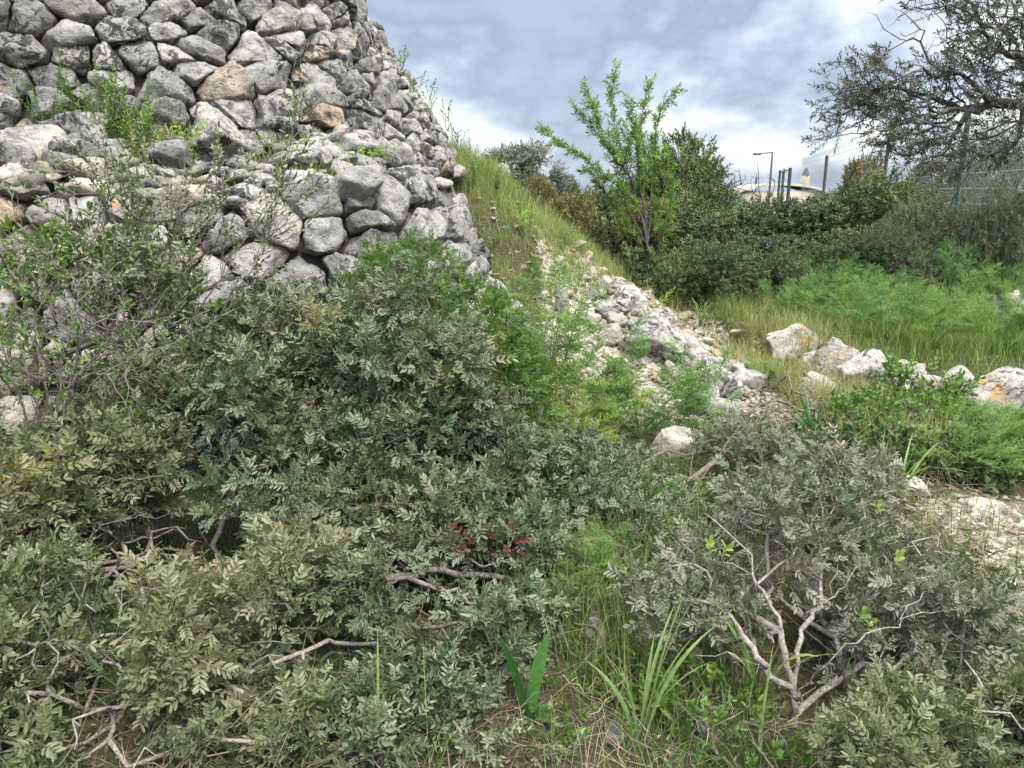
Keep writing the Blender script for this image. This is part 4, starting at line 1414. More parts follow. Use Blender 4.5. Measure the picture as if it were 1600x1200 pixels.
# ------------------------------------------------------------------ hedge behind the slope: shared meshes, one thing per bush
def bush_proto(seed, n, leafmat, protos, shape=(1.0, 0.8, 0.9), bark='bark_dark', scale=1.0, gap=(1.6, -0.3, 4), lob=6):
    """unit bush about 1 m in half width sitting on z=0"""
    r = np.random.default_rng(seed)
    lobes = []
    for k in range(lob):
        a = k * 2.4 + r.uniform(0, 1)
        rr = r.uniform(0.2, 0.55)
        lobes.append((np.array([math.cos(a) * rr * shape[0], math.sin(a) * rr * shape[1], r.uniform(0.45, 1.2) * shape[2]]), np.array([shape[0] * r.uniform(0.4, 0.6), shape[1] * r.uniform(0.4, 0.6), shape[2] * r.uniform(0.4, 0.6)])))
    lobes.append((np.array([0, 0, 0.5 * shape[2]]), np.array([0.9 * shape[0], 0.85 * shape[1], 0.55 * shape[2]])))
    pts, out = sample_lobes(lobes, n, r, 0.72, gap)
    pts[:, 2] = np.maximum(pts[:, 2], 0.05)
    sk = Skel((0, 0, -0.05)); sk.attach(pts[::3], 0.3, r, step=0.2)
    mb = MB(); sk.mesh(mb, 0.004, 0.45, 0.05)
    fb = MB()
    tn = np.clip(0.45 + 0.45 * fbm(pts * 1.5, seed, 3) + r.normal(0, 0.15, n), 0, 1)
    spray(fb, protos, pts, unit(out * 0.8 + np.array([0, 0, 0.5]) + r.normal(0, 0.4, (n, 3))), scale * r.uniform(0.75, 1.25, n), tn, r)
    return mb.mesh('branches', M[bark], smooth=True), fb.mesh('foliage', M[leafmat])


def place_bush(protos, loc, rz, sc, name, label, cat, group=None):
    o = thing(name, label, cat, loc, group)
    o.rotation_euler = (0, 0, rz); o.scale = sc
    for nm, me in zip(('branches', 'foliage'), protos):
        c = bpy.data.objects.new(nm, me); COL.objects.link(c); c.parent = o
    return o


HPX = 0
HP = [bush_proto(301, 1500, 'hedge', HEDGE), bush_proto(302, 1500, 'hedge', HEDGE, (1, .8, 1.05)), bush_proto(303, 1500, 'hedge_brown', HEDGE), bush_proto(304, 1300, 'scrub', OLIVE, scale=0.8, gap=(1.6, -0.2, 6))]
HG = 'dark evergreen bushes behind the slope'


def bush_px(k, u, vtop, Y, halfpx, name, label, cat='bush', group=HG, rz=None, dy=0.9, z0=None):
    p = P(u, vtop, Y); g = gz(p[0], p[1]) if z0 is None else z0
    H = p[2] - g
    kx = halfpx * Y / FPX
    rz = (u * 0.37) % 6.28 if rz is None else rz
    ztop = max(v.co.z for v in HP[k][1].vertices)
    return place_bush(HP[k], (p[0], p[1], g - 0.05), rz, (kx, kx * dy, H / ztop * 1.20), name, label, cat, group)


for args in [
    (2, 905, 312, 11.6, 85, 'evergreen_bush', 'yellowish brown evergreen bush just right of the weedy slope'),
    (2, 830, 285, 13.5, 45, 'evergreen_bush', 'rusty brown bush at the foot of the distant round olive'),
    (2, 985, 318, 11.2, 80, 'evergreen_bush', 'golden brown bush behind the almond stems'),
    (0, 925, 385, 10.6, 70, 'evergreen_bush', 'low dark bush tucked behind the weedy edge of the slope'),
    (0, 1075, 305, 11.8, 100, 'evergreen_bush', 'dark green bush behind the almond on its right side'),
    (1, 1165, 322, 11.2, 95, 'evergreen_bush', 'dark bush in the dip of the hedge before the far gate'),
    (0, 1115, 375, 10.0, 90, 'evergreen_bush', 'deep green shaded bush standing low beside the almond trunk'),
    (1, 1255, 312, 11.2, 90, 'evergreen_bush', 'leafy bush in the hedge straight below the far gate'),
    (0, 1340, 278, 11.2, 100, 'evergreen_bush', 'tallest hedge bush with yellow-green top beside the fence'),
    (1, 1205, 370, 9.9, 90, 'evergreen_bush', 'low dark hedge bush behind the start of the grassy terrace'),
    (1, 1420, 295, 10.8, 80, 'evergreen_bush', 'hedge bush growing against the green fence post'),
    (0, 1310, 360, 9.9, 90, 'evergreen_bush', 'dense low bush in front of the tallest hedge bush'),
    (0, 1040, 400, 10.2, 75, 'evergreen_bush', 'dark low bush right behind the foot of the almond'),
    (1, 1130, 430, 9.2, 75, 'evergreen_bush', 'lowest shaded bush of the hedge, touching the gully grass'),
    (0, 1065, 395, 8.7, 60, 'evergreen_bush', 'front hedge bush with its foot in the gully, nearest the almond trunk'),
    (1, 1135, 385, 8.3, 68, 'evergreen_bush', 'dark front hedge bush spreading into the head of the gully'),
    (0, 1205, 390, 8.5, 62, 'evergreen_bush', 'front hedge bush above the yellow brush of the gully'),
    (0, 1275, 385, 8.9, 66, 'evergreen_bush', 'front hedge bush rising behind the bluish fennel mound'),
    (1, 1350, 375, 9.1, 75, 'evergreen_bush', 'front hedge bush behind the middle of the grassy terrace'),
    (3, 1430, 372, 8.9, 65, 'evergreen_bush', 'pale leaved front hedge bush below the silvery scrub'),
    (1, 1085, 440, 9.0, 50, 'evergreen_bush', 'small dark bush between the almond trunk and the gully'),
    (0, 1175, 455, 8.6, 60, 'evergreen_bush', 'ground hugging dark bush at the head of the gully'),
    (0, 1220, 425, 9.2, 70, 'evergreen_bush', 'low bush of the hedge at the corner of the grassy terrace'),
]:
    bush_px(*args)
for args in [
    (3, 1500, 300, 9.6, 95, 'olive_sucker_bush', 'pale grey-green olive scrub below the overhanging olive'),
    (3, 1395, 345, 9.3, 75, 'olive_sucker_bush', 'thin silvery olive scrub at the back of the grassy terrace'),
    (3, 1590, 285, 9.2, 85, 'olive_sucker_bush', 'silvery scrub at the frame edge under the olive limb'),
    (1, 1460, 385, 8.9, 60, 'olive_sucker_bush', 'darker low scrub between fennel and the silvery scrub'),
]:
    bush_px(*args, group='silvery scrub at the back of the terrace')
for i, (u, v, Y, h) in enumerate([(720, 302, 26, 40), (800, 303, 30, 45), (870, 300, 27, 40), (950, 300, 24, 50), (1010, 296, 28, 50), (1110, 300, 24, 50), (1160, 312, 22, 40), (1330, 300, 24, 50), (1420, 298, 26, 50), (1540, 290, 22, 60)]):
    bush_px(i % 2, u, v, Y, h, 'far_bush', 'far grey-green bush on the skyline seen over the hedge', 'bush', 'far bushes on the skyline')
bush_px(3, 1585, 205, 14.5, 75, 'evergreen_tree', 'dark leafy tree beyond the fence at the frame edge', 'tree', None)
bush_px(2, 1362, 250, 19.0, 62, 'evergreen_bush', 'brownish bush beyond the fence behind its second post', 'bush', 'bushes beyond the fence')
bush_px(2, 1500, 255, 17.0, 75, 'evergreen_bush', 'brownish bush beyond the fence under the hanging olive twigs', 'bush', 'bushes beyond the fence')
bush_px(0, 1050, 222, 17.0, 98, 'evergreen_tree', 'dark conical evergreen tree rising behind the almond', 'tree', None, dy=1.0)
bush_px(0, 1098, 266, 16.0, 66, 'evergreen_tree', 'smaller dark tree leaning against the conical evergreen', 'tree', None)
bush_px(1, 895, 288, 24.0, 22, 'evergreen_tree', 'tiny far pointed tree on the skyline left of the almond', 'tree', None)
bush_px(1, 760, 300, 15.0, 45, 'evergreen_bush', 'green bush peeping over the top of the weedy slope beside the tower', 'bush', None)


# ------------------------------------------------------------------ trees
def round_olive():
    r = np.random.default_rng(71)
    Y = 20.0
    base = gpt(815, 330, Y)
    root = thing('olive_tree', 'distant round-headed olive tree on the skyline beside the tower', 'tree', base)
    lobes = [lobe_px(u, v, Y, a, c_, a * Y / FPX * 0.8) for u, v, a, c_ in [(800, 262, 38, 22), (835, 252, 30, 18), (775, 275, 28, 16), (850, 275, 30, 18), (820, 280, 36, 14), (868, 285, 16, 10), (750, 282, 18, 10)]]
    pts, out = sample_lobes(lobes, 1300, r, 0.75, (1.4, -0.15, 3))
    sk = Skel(base)
    f = P(815, 308, Y)
    for e in [(790, 275), (830, 270), (850, 280), (770, 285)]:
        sk.line([f, P(e[0], e[1], Y + r.normal(0, 0.3))], sub=4, wob=0.02, r=r)
    sk.attach(pts, 0.3, r, step=0.2, sag=0.0)
    mb = MB(); sk.mesh(mb, 0.0035, 0.45, 0.09)
    mb.build('trunk', M['bark_dark'], root, base, smooth=True)
    fb = MB(); spray(fb, OLIVE, pts, unit(out + r.normal(0, 0.5, (len(pts), 3))), r.uniform(0.9, 1.5, len(pts)), r.uniform(0, 0.9, len(pts)), r)
    fb.build('crown', M['olive'], root, base)


round_olive()


def almond():
    r = np.random.default_rng(72)
    Y = 10.4
    base = gpt(1022, 485, Y)
    root = thing('almond_tree', 'young almond tree with upright bright green leafy shoots behind the rubble slope', 'tree', base)
    paths = [
        ([(1020, 440), (1013, 390), (1003, 340), (985, 305), (958, 285), (930, 262), (905, 241), (872, 222), (845, 200)], 1),
        ([(1003, 340), (985, 280), (962, 245), (940, 216), (917, 190), (897, 165)], 1),
        ([(945, 220), (935, 190), (926, 165), (913, 135)], 2),
        ([(1003, 340), (982, 270), (962, 205), (955, 150), (963, 106)], 1),
        ([(1013, 390), (1002, 300), (995, 230), (990, 190), (985, 155)], 1),
        ([(1013, 380), (1018, 300), (1025, 240), (1026, 195), (1035, 165), (1055, 142)], 1),
        ([(996, 240), (1003, 180), (1008, 150), (1018, 132)], 1),
        ([(958, 285), (935, 275), (915, 268)], 1),
        ([(1018, 420), (990, 370), (965, 330), (945, 300), (935, 290)], 1),
        ([(1020, 440), (1030, 390), (1030, 330), (1022, 280), (1010, 230)], 1),
        ([(1015, 400), (1000, 360), (980, 330), (970, 290), (985, 240), (975, 200)], 1),
        ([(1025, 400), (1045, 340), (1050, 290), (1040, 250)], 1),
        ([(985, 270), (960, 250), (950, 210)], 1), ([(1005, 300), (1015, 260), (1000, 215)], 1)]
    sk = Skel(base)
    tips, dirs = [], []
    for pth, dens in paths:
        off = r.normal(0, 0.22)
        m = len(pth)
        pts = [P(u, v, Y + off * min(1, k / 2)) for k, (u, v) in enumerate(pth)]
        sk.line(pts, sub=4, wob=0.008, r=r)
        q = np.array(pts)
        seg = np.linalg.norm(np.diff(q, axis=0), axis=1); cs = np.concatenate([[0], np.cumsum(seg)])
        for s in np.arange(cs[-1] * (0.38 if m > 4 else 0.2), cs[-1], 0.026):
            p = np.array([np.interp(s, cs, q[:, k]) for k in range(3)])
            pn = np.array([np.interp(min(s + 0.1, cs[-1]), cs, q[:, k]) for k in range(3)])
            d = unit(pn - p + 1e-6)
            tips.append(p + r.normal(0, 0.012, 3)); dirs.append(d + r.normal(0, 0.55, 3))
    # loose leafy mass around the middle of the crown and up the stems
    lob, out = sample_lobes([lobe_px(960, 275, Y, 30, 32, 0.35), lobe_px(1000, 245, Y, 40, 40, 0.35), lobe_px(1030, 240, Y, 26, 36, 0.3), lobe_px(990, 320, Y, 40, 30, 0.3), lobe_px(1010, 400, Y, 30, 50, 0.25)], 70, r, 0.4)
    sk.attach(lob, 0.3, r, step=0.12, sag=0.0)
    # second bare stem
    sk.line([P(1014, 486, Y - 0.1), P(1000, 430, Y - 0.1), P(985, 380, Y), P(960, 330, Y)], start=0, sub=4, wob=0.01, r=r)
    mb = MB(); sk.mesh(mb, 0.0042, 0.42, 0.085, flare=0.2)
    mb.build('trunk', M['bark_dark'], root, base, smooth=True)
    allp = np.concatenate([np.array(tips), lob]); alld = np.concatenate([np.array(dirs), out + np.array([0, 0, 0.6])])
    fb = MB(); spray(fb, ALM, allp, alld, r.uniform(0.7, 1.15, len(allp)), r.uniform(0, 1, len(allp)), r)
    fb.build('crown', M['almond'], root, base)


almond()


def big_olive():
    r = np.random.default_rng(73)
    Y = 8.3
    base = np.array([6.9, 8.6, gz(6.9, 8.6)])
    root = thing('olive_tree', 'old olive tree leaning in from the frame edge, one limb over the fence', 'tree', base)
    sk = Skel(base)
    f = P(1690, 165, 8.5)
    sk.line([np.array([6.8, 8.6, 1.2]), f], sub=5, wob=0.03, r=r)
    k = sk.line([P(1660, 150, 8.5), P(1615, 120, 8.4), P(1590, 95, 8.3), P(1583, 60, 8.3), P(1595, 10, 8.3), P(1620, -60, 8.3), P(1600, -130, 8.3)], start=sk.near(f), sub=4, wob=0.02, r=r)
    sk.line([P(1640, 150, 8.4), P(1600, 158, 8.3), P(1545, 163, 8.2), P(1510, 180, 8.15), P(1495, 205, 8.1), P(1475, 240, 8.0)], start=sk.near(f), sub=4, wob=0.012, r=r)
    sk.line([P(1540, 165, 8.2), P(1500, 172, 8.3), P(1450, 150, 8.3), P(1400, 135, 8.3), P(1350, 140, 8.3)], sub=4, wob=0.012, r=r)
    sk.line([P(1500, 172, 8.3), P(1440, 185, 8.0), P(1380, 200, 7.9), P(1330, 210, 7.9)], sub=4, wob=0.012, r=r)
    sk.line([P(1590, 60, 8.3), P(1540, 40, 8.2), P(1480, 60, 8.2), P(1430, 90, 8.2)], sub=4, wob=0.015, r=r)
    sk.line([P(1540, 40, 8.2), P(1480, 10, 8.2), P(1420, 15, 8.2), P(1380, 45, 8.2)], sub=4, wob=0.02, r=r)
    sk.line([P(1545, 163, 8.2), P(1570, 190, 7.9), P(1560, 230, 7.8)], sub=4, wob=0.01, r=r)
    L = [(1340, 130, 55, 38), (1325, 160, 50, 28), (1400, 120, 60, 45), (1320, 215, 45, 18), (1370, 195, 60, 35), (1440, 190, 70, 45), (1440, 90, 70, 45), (1500, 60, 80, 50), (1560, 30, 80, 40), (1530, 120, 80, 40), (1500, 230, 60, 40), (1450, 260, 50, 26), (1560, 210, 50, 45), (1480, 20, 70, 30), (1590, 120, 40, 40), (1395, 225, 45, 18)]
    lobes = [lobe_px(u, v, 8.2, a, b_, 0.42) for u, v, a, b_ in L]
    pts, out = sample_lobes(lobes, 1050, r, 0.5, (2.8, -0.08, 7))
    # crown above and outside the frame, thinner
    lob2 = [lobe_px(u, v, 8.4, a, b_, 0.6) for u, v, a, b_ in [(1560, -90, 150, 80), (1700, -40, 120, 120), (1680, 90, 90, 80)]]
    p2, o2 = sample_lobes(lob2, 420, r, 0.6, (2.0, -0.2, 7))
    bare, _ = sample_lobes([lobe_px(1410, 30, 8.2, 60, 40, 0.25), lobe_px(1470, 280, 8.0, 50, 40, 0.2), lobe_px(1430, 160, 8.1, 90, 60, 0.4), lobe_px(1530, 90, 8.1, 80, 70, 0.4)], 330, r, 0.6)
    A = np.concatenate([pts, p2]); O = np.concatenate([out, o2])
    sk.attach(np.concatenate([A, bare]), 0.22, r, step=0.12, sag=-0.06)
    mb = MB(); sk.mesh(mb, 0.0024, 0.46, 0.11, flare=0.4)
    mb.build('trunk', M['bark_dark'], root, base, smooth=True)
    d = unit(O * 0.5 + np.array([-0.35, 0, -0.05]) + r.normal(0, 0.55, (len(A), 3)))
    fb = MB(); spray(fb, OLIVE, A, d, r.uniform(0.6, 1.0, len(A)), np.clip(r.normal(0.35, 0.25, len(A)), 0, 1), r)
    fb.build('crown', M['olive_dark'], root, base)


big_olive()


def bare_shrub(u, vtop, Y, seed, label):
    r = np.random.default_rng(seed)
    base = gpt(u, 350, Y)
    top = P(u, vtop, Y)
    root = thing('bare_shrub', label, 'shrub', base)
    pts, _ = sample_lobes([(np.array([base[0], base[1], (top[2] + base[2]) / 2 + 0.35]), np.array([0.55, 0.4, (top[2] - base[2]) / 2 - 0.2]))], 70, r, 0.7)
    sk = Skel(base); sk.attach(pts, 0.35, r, step=0.15, sag=0)
    mb = MB(); sk.mesh(mb, 0.005, 0.42, 0.04)
    mb.build('branches', M['bark_dark'], root, base)


bare_shrub(1168, 262, 17.0, 81, 'leafless shrub with fine twigs against the sky before the far house')
bare_shrub(1125, 268, 16.0, 82, 'leafless twiggy shrub beside the smaller dark tree')


# ------------------------------------------------------------------ fence, gate, house, lamp
def box(mb, c, s, rot=None):
    c = np.asarray(c, float)
    v = np.array([[x, y, z] for x in (-.5, .5) for y in (-.5, .5) for z in (-.5, .5)]) * np.asarray(s, float)
    if rot is not None: v = v @ np.array(rot).T
    mb.add(v + c, [[0, 1, 3, 2], [4, 6, 7, 5], [0, 4, 5, 1], [2, 3, 7, 6], [0, 2, 6, 4], [1, 5, 7, 3]])


def bar(mb, a, b_, w, sides=4):
    tube(mb, [a, (np.asarray(a) + np.asarray(b_)) / 2, b_], w / 2, sides)


FX0, FK = 3.55, 0.25
FTOP = 2.66


def fl(Y): return np.array([FX0 + FK * Y, Y, 0.0])


def fence():
    base = fl(11.3); base[2] = gz(base[0], base[1])
    root = thing('wire_fence', 'green welded wire fence on steel posts, curled wire along its top, behind the hedge', 'fence', base)
    for Y, mat in ((8.2, 'fence_green'), (11.35, 'fence_green'), (16.3, 'fence_green'), (24.8, 'post_dark'), (39.0, 'post_dark'), (62.0, 'post_dark'), (95.0, 'post_dark')):
        p = fl(Y); g = gz(p[0], p[1])
        mb = MB()
        tube(mb, [p + (0, 0, g - 0.1), p + (0, 0, 1.5), p + (0, 0, FTOP + 0.03)], 0.035 if Y < 20 else 0.05, 10)
        tube(mb, [p + (0, 0, FTOP + 0.03), p + (0, 0, FTOP + 0.055)], [0.04 if Y < 20 else 0.055, 0.02], 10)
        o = mb.build('post', M[mat], root, base)
        if mat == 'post_dark': o['label'] = 'dark distant fence post'
    for a, c in ((8.2, 11.35), (11.35, 16.3), (16.3, 24.8), (24.8, 31.2)):
        mb = MB()
        n = int((c - a) * math.hypot(1, FK) / (0.055 if a < 16 else 0.14))
        for k in range(n):
            q = fl(a + (c - a) * (k + 0.5) / n)
            tube(mb, [q + (0, 0, 0.35), q + (0, 0, FTOP - 0.02)], 0.0020 if a < 16 else 0.0022, 3)
        for z in np.arange(0.45, FTOP, 0.2):
            w = 0.0035 if a < 16 else 0.005
            tube(mb, [fl(a) + (0, 0, z), fl((a + c) / 2) + (0, 0, z), fl(c) + (0, 0, z)], w, 3)
        mb.build('mesh_panel', M['wire'], root, base)
    # curled wire along the top
    mb = MB()
    t = np.linspace(0, 1, 2600)
    Yv = 12.5 + 19 * t
    loops = t * 95 * 2 * math.pi
    rad = 0.13
    pts = np.stack([FX0 + FK * Yv + rad * 0.4 * np.cos(loops), Yv + rad * 1.0 * np.cos(loops), FTOP + 0.10 + rad * np.sin(loops)], 1)
    tube(mb, pts, 0.0035, 3)
    mb.build('curled_wire', M['wire'], root, base)


fence()


def gate():
    Y = 31.5
    a, c = P(1235, 262, Y), P(1219, 266, Y)
    g = gz(a[0], a[1])
    base = np.array([a[0], a[1], g])
    root = thing('metal_gate', 'narrow green gate frame with slanting braces at the far end of the fence', 'gate', base)
    for q, nm in ((a, 0.07), (c, 0.05)):
        mb = MB(); tube(mb, [np.array([q[0], q[1], g - 0.3]), q * 0.5 + np.array([q[0], q[1], g]) * 0.5, q], nm, 8)
        mb.build('post', M['fence_green'], root, base)
    for q, e in ((c, P(1206, 325, Y)), (a, P(1244, 318, Y))):
        mb = MB(); s = q * 0.62 + np.array([q[0], q[1], g]) * 0.38; bar(mb, s, e, 0.09, 6)
        mb.build('brace', M['fence_green'], root, base)
    mb = MB(); bar(mb, c + (0, 0, -0.08), a + (0, 0, -0.06), 0.07, 6); bar(mb, c + (0.12, 0, -0.08), np.array([c[0] + 0.12, c[1], g + 0.2]), 0.06, 6)
    for z in np.arange(g + 0.3, a[2], 0.28): bar(mb, np.array([c[0] + .12, c[1], z]), np.array([a[0], a[1], z]), 0.02, 4)
    mb.build('gate_leaf', M['fence_green'], root, base)


gate()


def house():
    Y = 48.0
    l, rgt = P(1157, 300, Y), P(1290, 300, Y)
    g = gz(l[0], Y)
    ze = P(1160, 298, Y)[2]; zt = P(1215, 287, Y)[2]
    base = np.array([(l[0] + rgt[0]) / 2, Y + 2, g])
    root = thing('vaulted_house', 'low cream house with a gently vaulted roof far beyond the gate', 'house', base)
    W = rgt[0] - l[0]; D = 5.0
    mb = MB(); box(mb, (base[0], Y + D / 2, (g - 0.5 + ze) / 2), (W, D, ze - g + 0.5))
    wl = mb.build('wall', M['plaster'], root, base)
    mb = MB()
    rows = []
    for f in np.linspace(-0.52, 0.52, 17):
        z = ze + 0.02 + (zt - ze) * (1 - (2 * f) ** 2 / 1.09)
        rows.append([np.array([base[0] + f * W, Y - 0.15, z - 0.14]), np.array([base[0] + f * W, Y - 0.15, z]), np.array([base[0] + f * W, Y + D + 0.15, z])])
    loft(mb, rows)
    rf = mb.build('roof', M['roof'], root, base)
    mb = MB(); c = P(1268, 278, Y); box(mb, (c[0], Y + 1, (c[2] + ze) / 2 - 0.1), (0.42, 0.42, c[2] - ze + 0.5)); 
    ch = mb.build('chimney', M['plaster'], root, base)
    mb = MB(); tube(mb, [(c[0], Y + 1, c[2] + 0.14), (c[0], Y + 1, c[2] + 0.3), (c[0], Y + 1, c[2] + 0.62)], [0.25, 0.2, 0.06], 8)
    mb.build('chimney_cap', M['post_dark'], ch, (0, 0, 0))
    ch.children[0].location = (-base[0], -base[1], -base[2]); ch.children[0]['label'] = 'dark pointed cowl on the chimney'


house()


def lamp():
    Y = 40.0
    t = P(1207, 238, Y); g = gz(t[0], Y)
    base = np.array([t[0], Y, g])
    root = thing('street_lamp', 'thin far street lamp with one horizontal arm against the clouds', 'lamp', base)
    mb = MB(); tube(mb, [base, (base + t) / 2, t], [0.075, 0.06, 0.045], 8); mb.build('pole', M['dark_metal'], root, base)
    e = P(1186, 240, Y)
    mb = MB(); bar(mb, t, e, 0.07, 6); mb.build('arm', M['dark_metal'], root, base)
    mb = MB(); box(mb, e + (-0.1, 0, -0.02), (0.35, 0.2, 0.10)); mb.build('lamp_head', M['dark_metal'], root, base)


lamp()

# ------------------------------------------------------------------ fennel, strap leaves, grass
def fennel_mesh(seed, height, nfr, spread, thr=0.0019, upright=0.6, frond=0.24):
    """feathery plant around the origin: (stem MB, thread MB)"""
    r = np.random.default_rng(seed)
    sm, fm = MB(), MB()
    P0, P1, W, RN = [], [], [], []
    ns = max(2, nfr // 7)
    for s in range(ns):
        az = r.uniform(0, 6.28); lean = r.uniform(0.05, 1 - upright)
        tip = np.array([math.cos(az) * lean * spread, math.sin(az) * lean * spread, height * r.uniform(0.6, 1.0)])
        t = np.linspace(0, 1, 9)[:, None]
        st = tip * t + np.array([math.cos(az), math.sin(az), 0]) * (t ** 2) * spread * 0.15
        tube(sm, st, np.linspace(0.006, 0.0015, 9), 5, rnd=0.4)
        for k in range(nfr // ns):
            f = r.uniform(0.25, 1.0)
            i = f * 8
            o = np.array([np.interp(i, range(9), st[:, c]) for c in range(3)])
            a = r.uniform(0, 6.28); el = R(r.uniform(10, 70)) if f < 0.9 else R(r.uniform(50, 90))
            ax = np.array([math.cos(a) * math.cos(el), math.sin(a) * math.cos(el), math.sin(el)])
            L = frond * r.uniform(0.6, 1.15)
            sd_ = unit(np.cross(ax, [0.1, 0.2, 1.0])); up = np.cross(sd_, ax)
            g0 = r.uniform(0, 0.55)
            pr = o
            m = 11
            for j in range(1, m + 1):
                fj = j / m
                q = o + ax * L * fj - np.array([0, 0, 0.22 * L * fj * fj])
                P0.append(pr); P1.append(q); W.append(thr * 1.3); RN.append(g0 + 0.2)
                pr = q
                if fj < 0.2: continue
                for sg in (-1, 1):
                    l2 = L * 0.42 * (1.1 - fj * 0.75) * r.uniform(0.8, 1.2)
                    d2 = unit(ax * 0.75 + sd_ * sg + up * r.normal(0, 0.5))
                    e2 = q + d2 * l2
                    P0.append(q); P1.append(e2); W.append(thr); RN.append(g0 + 0.15)
                    for z in range(9):
                        w = q + d2 * l2 * (z + 1) / 9.5
                        P0.append(w); P1.append(w + unit(d2 * 0.9 + r.normal(0, 0.75, 3)) * r.uniform(0.016, 0.038)); W.append(thr * 0.9); RN.append(g0 + r.uniform(0, 0.45))
    P0, P1, W, RN = map(np.array, (P0, P1, W, RN))
    d = unit(P1 - P0)
    a = unit(np.cross(d, r.normal(size=d.shape))) * W[:, None]
    b_ = np.cross(d, a)
    # three-sided needles
    V = np.stack([P0 + a, P0 - a * 0.5 + b_ * 0.87, P0 - a * 0.5 - b_ * 0.87, P1], 1).reshape(-1, 3)
    n = len(P0); i0 = (np.arange(n) * 4)[:, None]
    T = np.concatenate([i0 + np.array([[0, 1, 3]]), i0 + np.array([[1, 2, 3]]), i0 + np.array([[2, 0, 3]])])
    fm.add(V, tris=T, rnd=np.repeat(np.clip(RN, 0, 1), 4))
    return sm, fm


FN = {}


def fennel(label, loc, key, rz=0.0, sc=1.0, mat='fennel', group=None, **kw):
    kk = (key, mat)
    if kk not in FN:
        sm, fm = fennel_mesh(key, **kw)
        FN[kk] = (sm.mesh('stems', M[mat], smooth=True), fm.mesh('fronds', M[mat]))
    o = thing('fennel_plant', label, 'plant', loc, group)
    o.rotation_euler = (0, 0, rz); o.scale = (sc, sc, sc)
    for nm, me in zip(('stems', 'fronds'), FN[kk]):
        c = bpy.data.objects.new(nm, me); COL.objects.link(c); c.parent = o
    return o


FT = dict(height=0.85, nfr=46, spread=0.5, upright=0.7, frond=0.30)
FW = dict(height=0.46, nfr=44, spread=0.75, upright=0.35, frond=0.28)
FL = dict(height=0.26, nfr=30, spread=0.5, upright=0.3, frond=0.22)
fennel('tall feathery fennel beside the wall corner above the dark bush', gpt(852, 640, 4.7), 1, 0.3, 1.3, **FT)
fennel('tall feathery fennel plume in front of the wall corner stones', gpt(822, 600, 5.0), 1, 2.3, 1.0, **FT)
fennel('lime yellow fennel leaning out at the foot of the rubble slope', gpt(925, 670, 4.55), 2, 1.3, 0.95, mat='fennel_lime', **FW)
fennel('wide soft fennel mound in front of the rubble slope', gpt(1000, 660, 4.8), 2, 0.2, 1.35, **FW)
fennel('bluish fennel clump between the rubble slope and the grey shrubs', gpt(1050, 655, 4.9), 2, 4.0, 0.85, mat='fennel_blue', **FW)
fennel('pale green fennel at the base of the chips beside the lime one', gpt(950, 610, 5.3), 2, 5.1, 0.8, mat='fennel_blue', **FW)
fennel('small bright fennel tuft hanging over the dark hollow', P(905, 890, 2.7), 3, 0.4, 0.5, **FL)
fennel('little fennel spray just above the white rock in the hollow', P(915, 945, 2.55), 3, 2.4, 0.5, **FL)
fennel('dense bright green fennel cushion beside the stony path', gpt(1550, 760, 4.15), 2, 1.0, 0.95, mat='fennel', **FW)
fennel('bright fennel cushion at the frame edge next to the stony path', gpt(1610, 755, 4.2), 2, 3.0, 0.9, mat='fennel', **FW)
fennel('thin fennel in yellow grass below the rubble slope rim', gpt(1190, 610, 6.2), 2, 3.3, 0.5, **FW)
TF = 'fennel clumps on the grassy terrace'
for i, (u, v, s, lab) in enumerate([(1290, 478, 1.5, 'bluish fennel mound at the hedge end of the grassy terrace'), (1380, 500, 1.3, 'soft fennel mound midway along the grassy terrace'),
                      (1425, 505, 1.1, 'fennel mound in long grass behind the lumpy terrace boulder'), (1455, 470, 1.7, 'tallest fennel on the terrace below the silvery scrub'),
                      (1500, 520, 1.0, 'small fennel clump behind the orange-topped boulder'), (1580, 470, 1.6, 'bright fennel beside the grey boulder at the back of the terrace'), (1340, 490, 1.5, 'low fennel patch behind the orange patched boulder'), (1250, 468, 1.4, 'fennel mound at the very end of the terrace against the hedge'), (1540, 500, 1.5, 'feathery fennel mound between the orange-topped boulder and the grey boulder'), (1490, 450, 1.9, 'large fennel in front of the silvery scrub at the frame edge'), (1420, 455, 1.7, 'fennel mound in front of the darker low scrub'), (1300, 512, 1.5, 'bright fennel mound just behind the orange patched boulder'), (1385, 528, 1.4, 'bright fennel mound just behind the lumpy grey boulder'), (1460, 540, 1.4, 'bright fennel mound behind the gap in the boulder row'), (1560, 548, 1.4, 'bright fennel mound just behind the nearest terrace boulders'), (1240, 500, 1.3, 'small bright fennel at the lip of the terrace end')]):
    p = hit(u, v, 5)
    fennel(lab, p, 2, i * 1.1, s * 0.70, mat=('fennel_blue', 'fennel', 'fennel')[i % 3], group=TF, **FW)


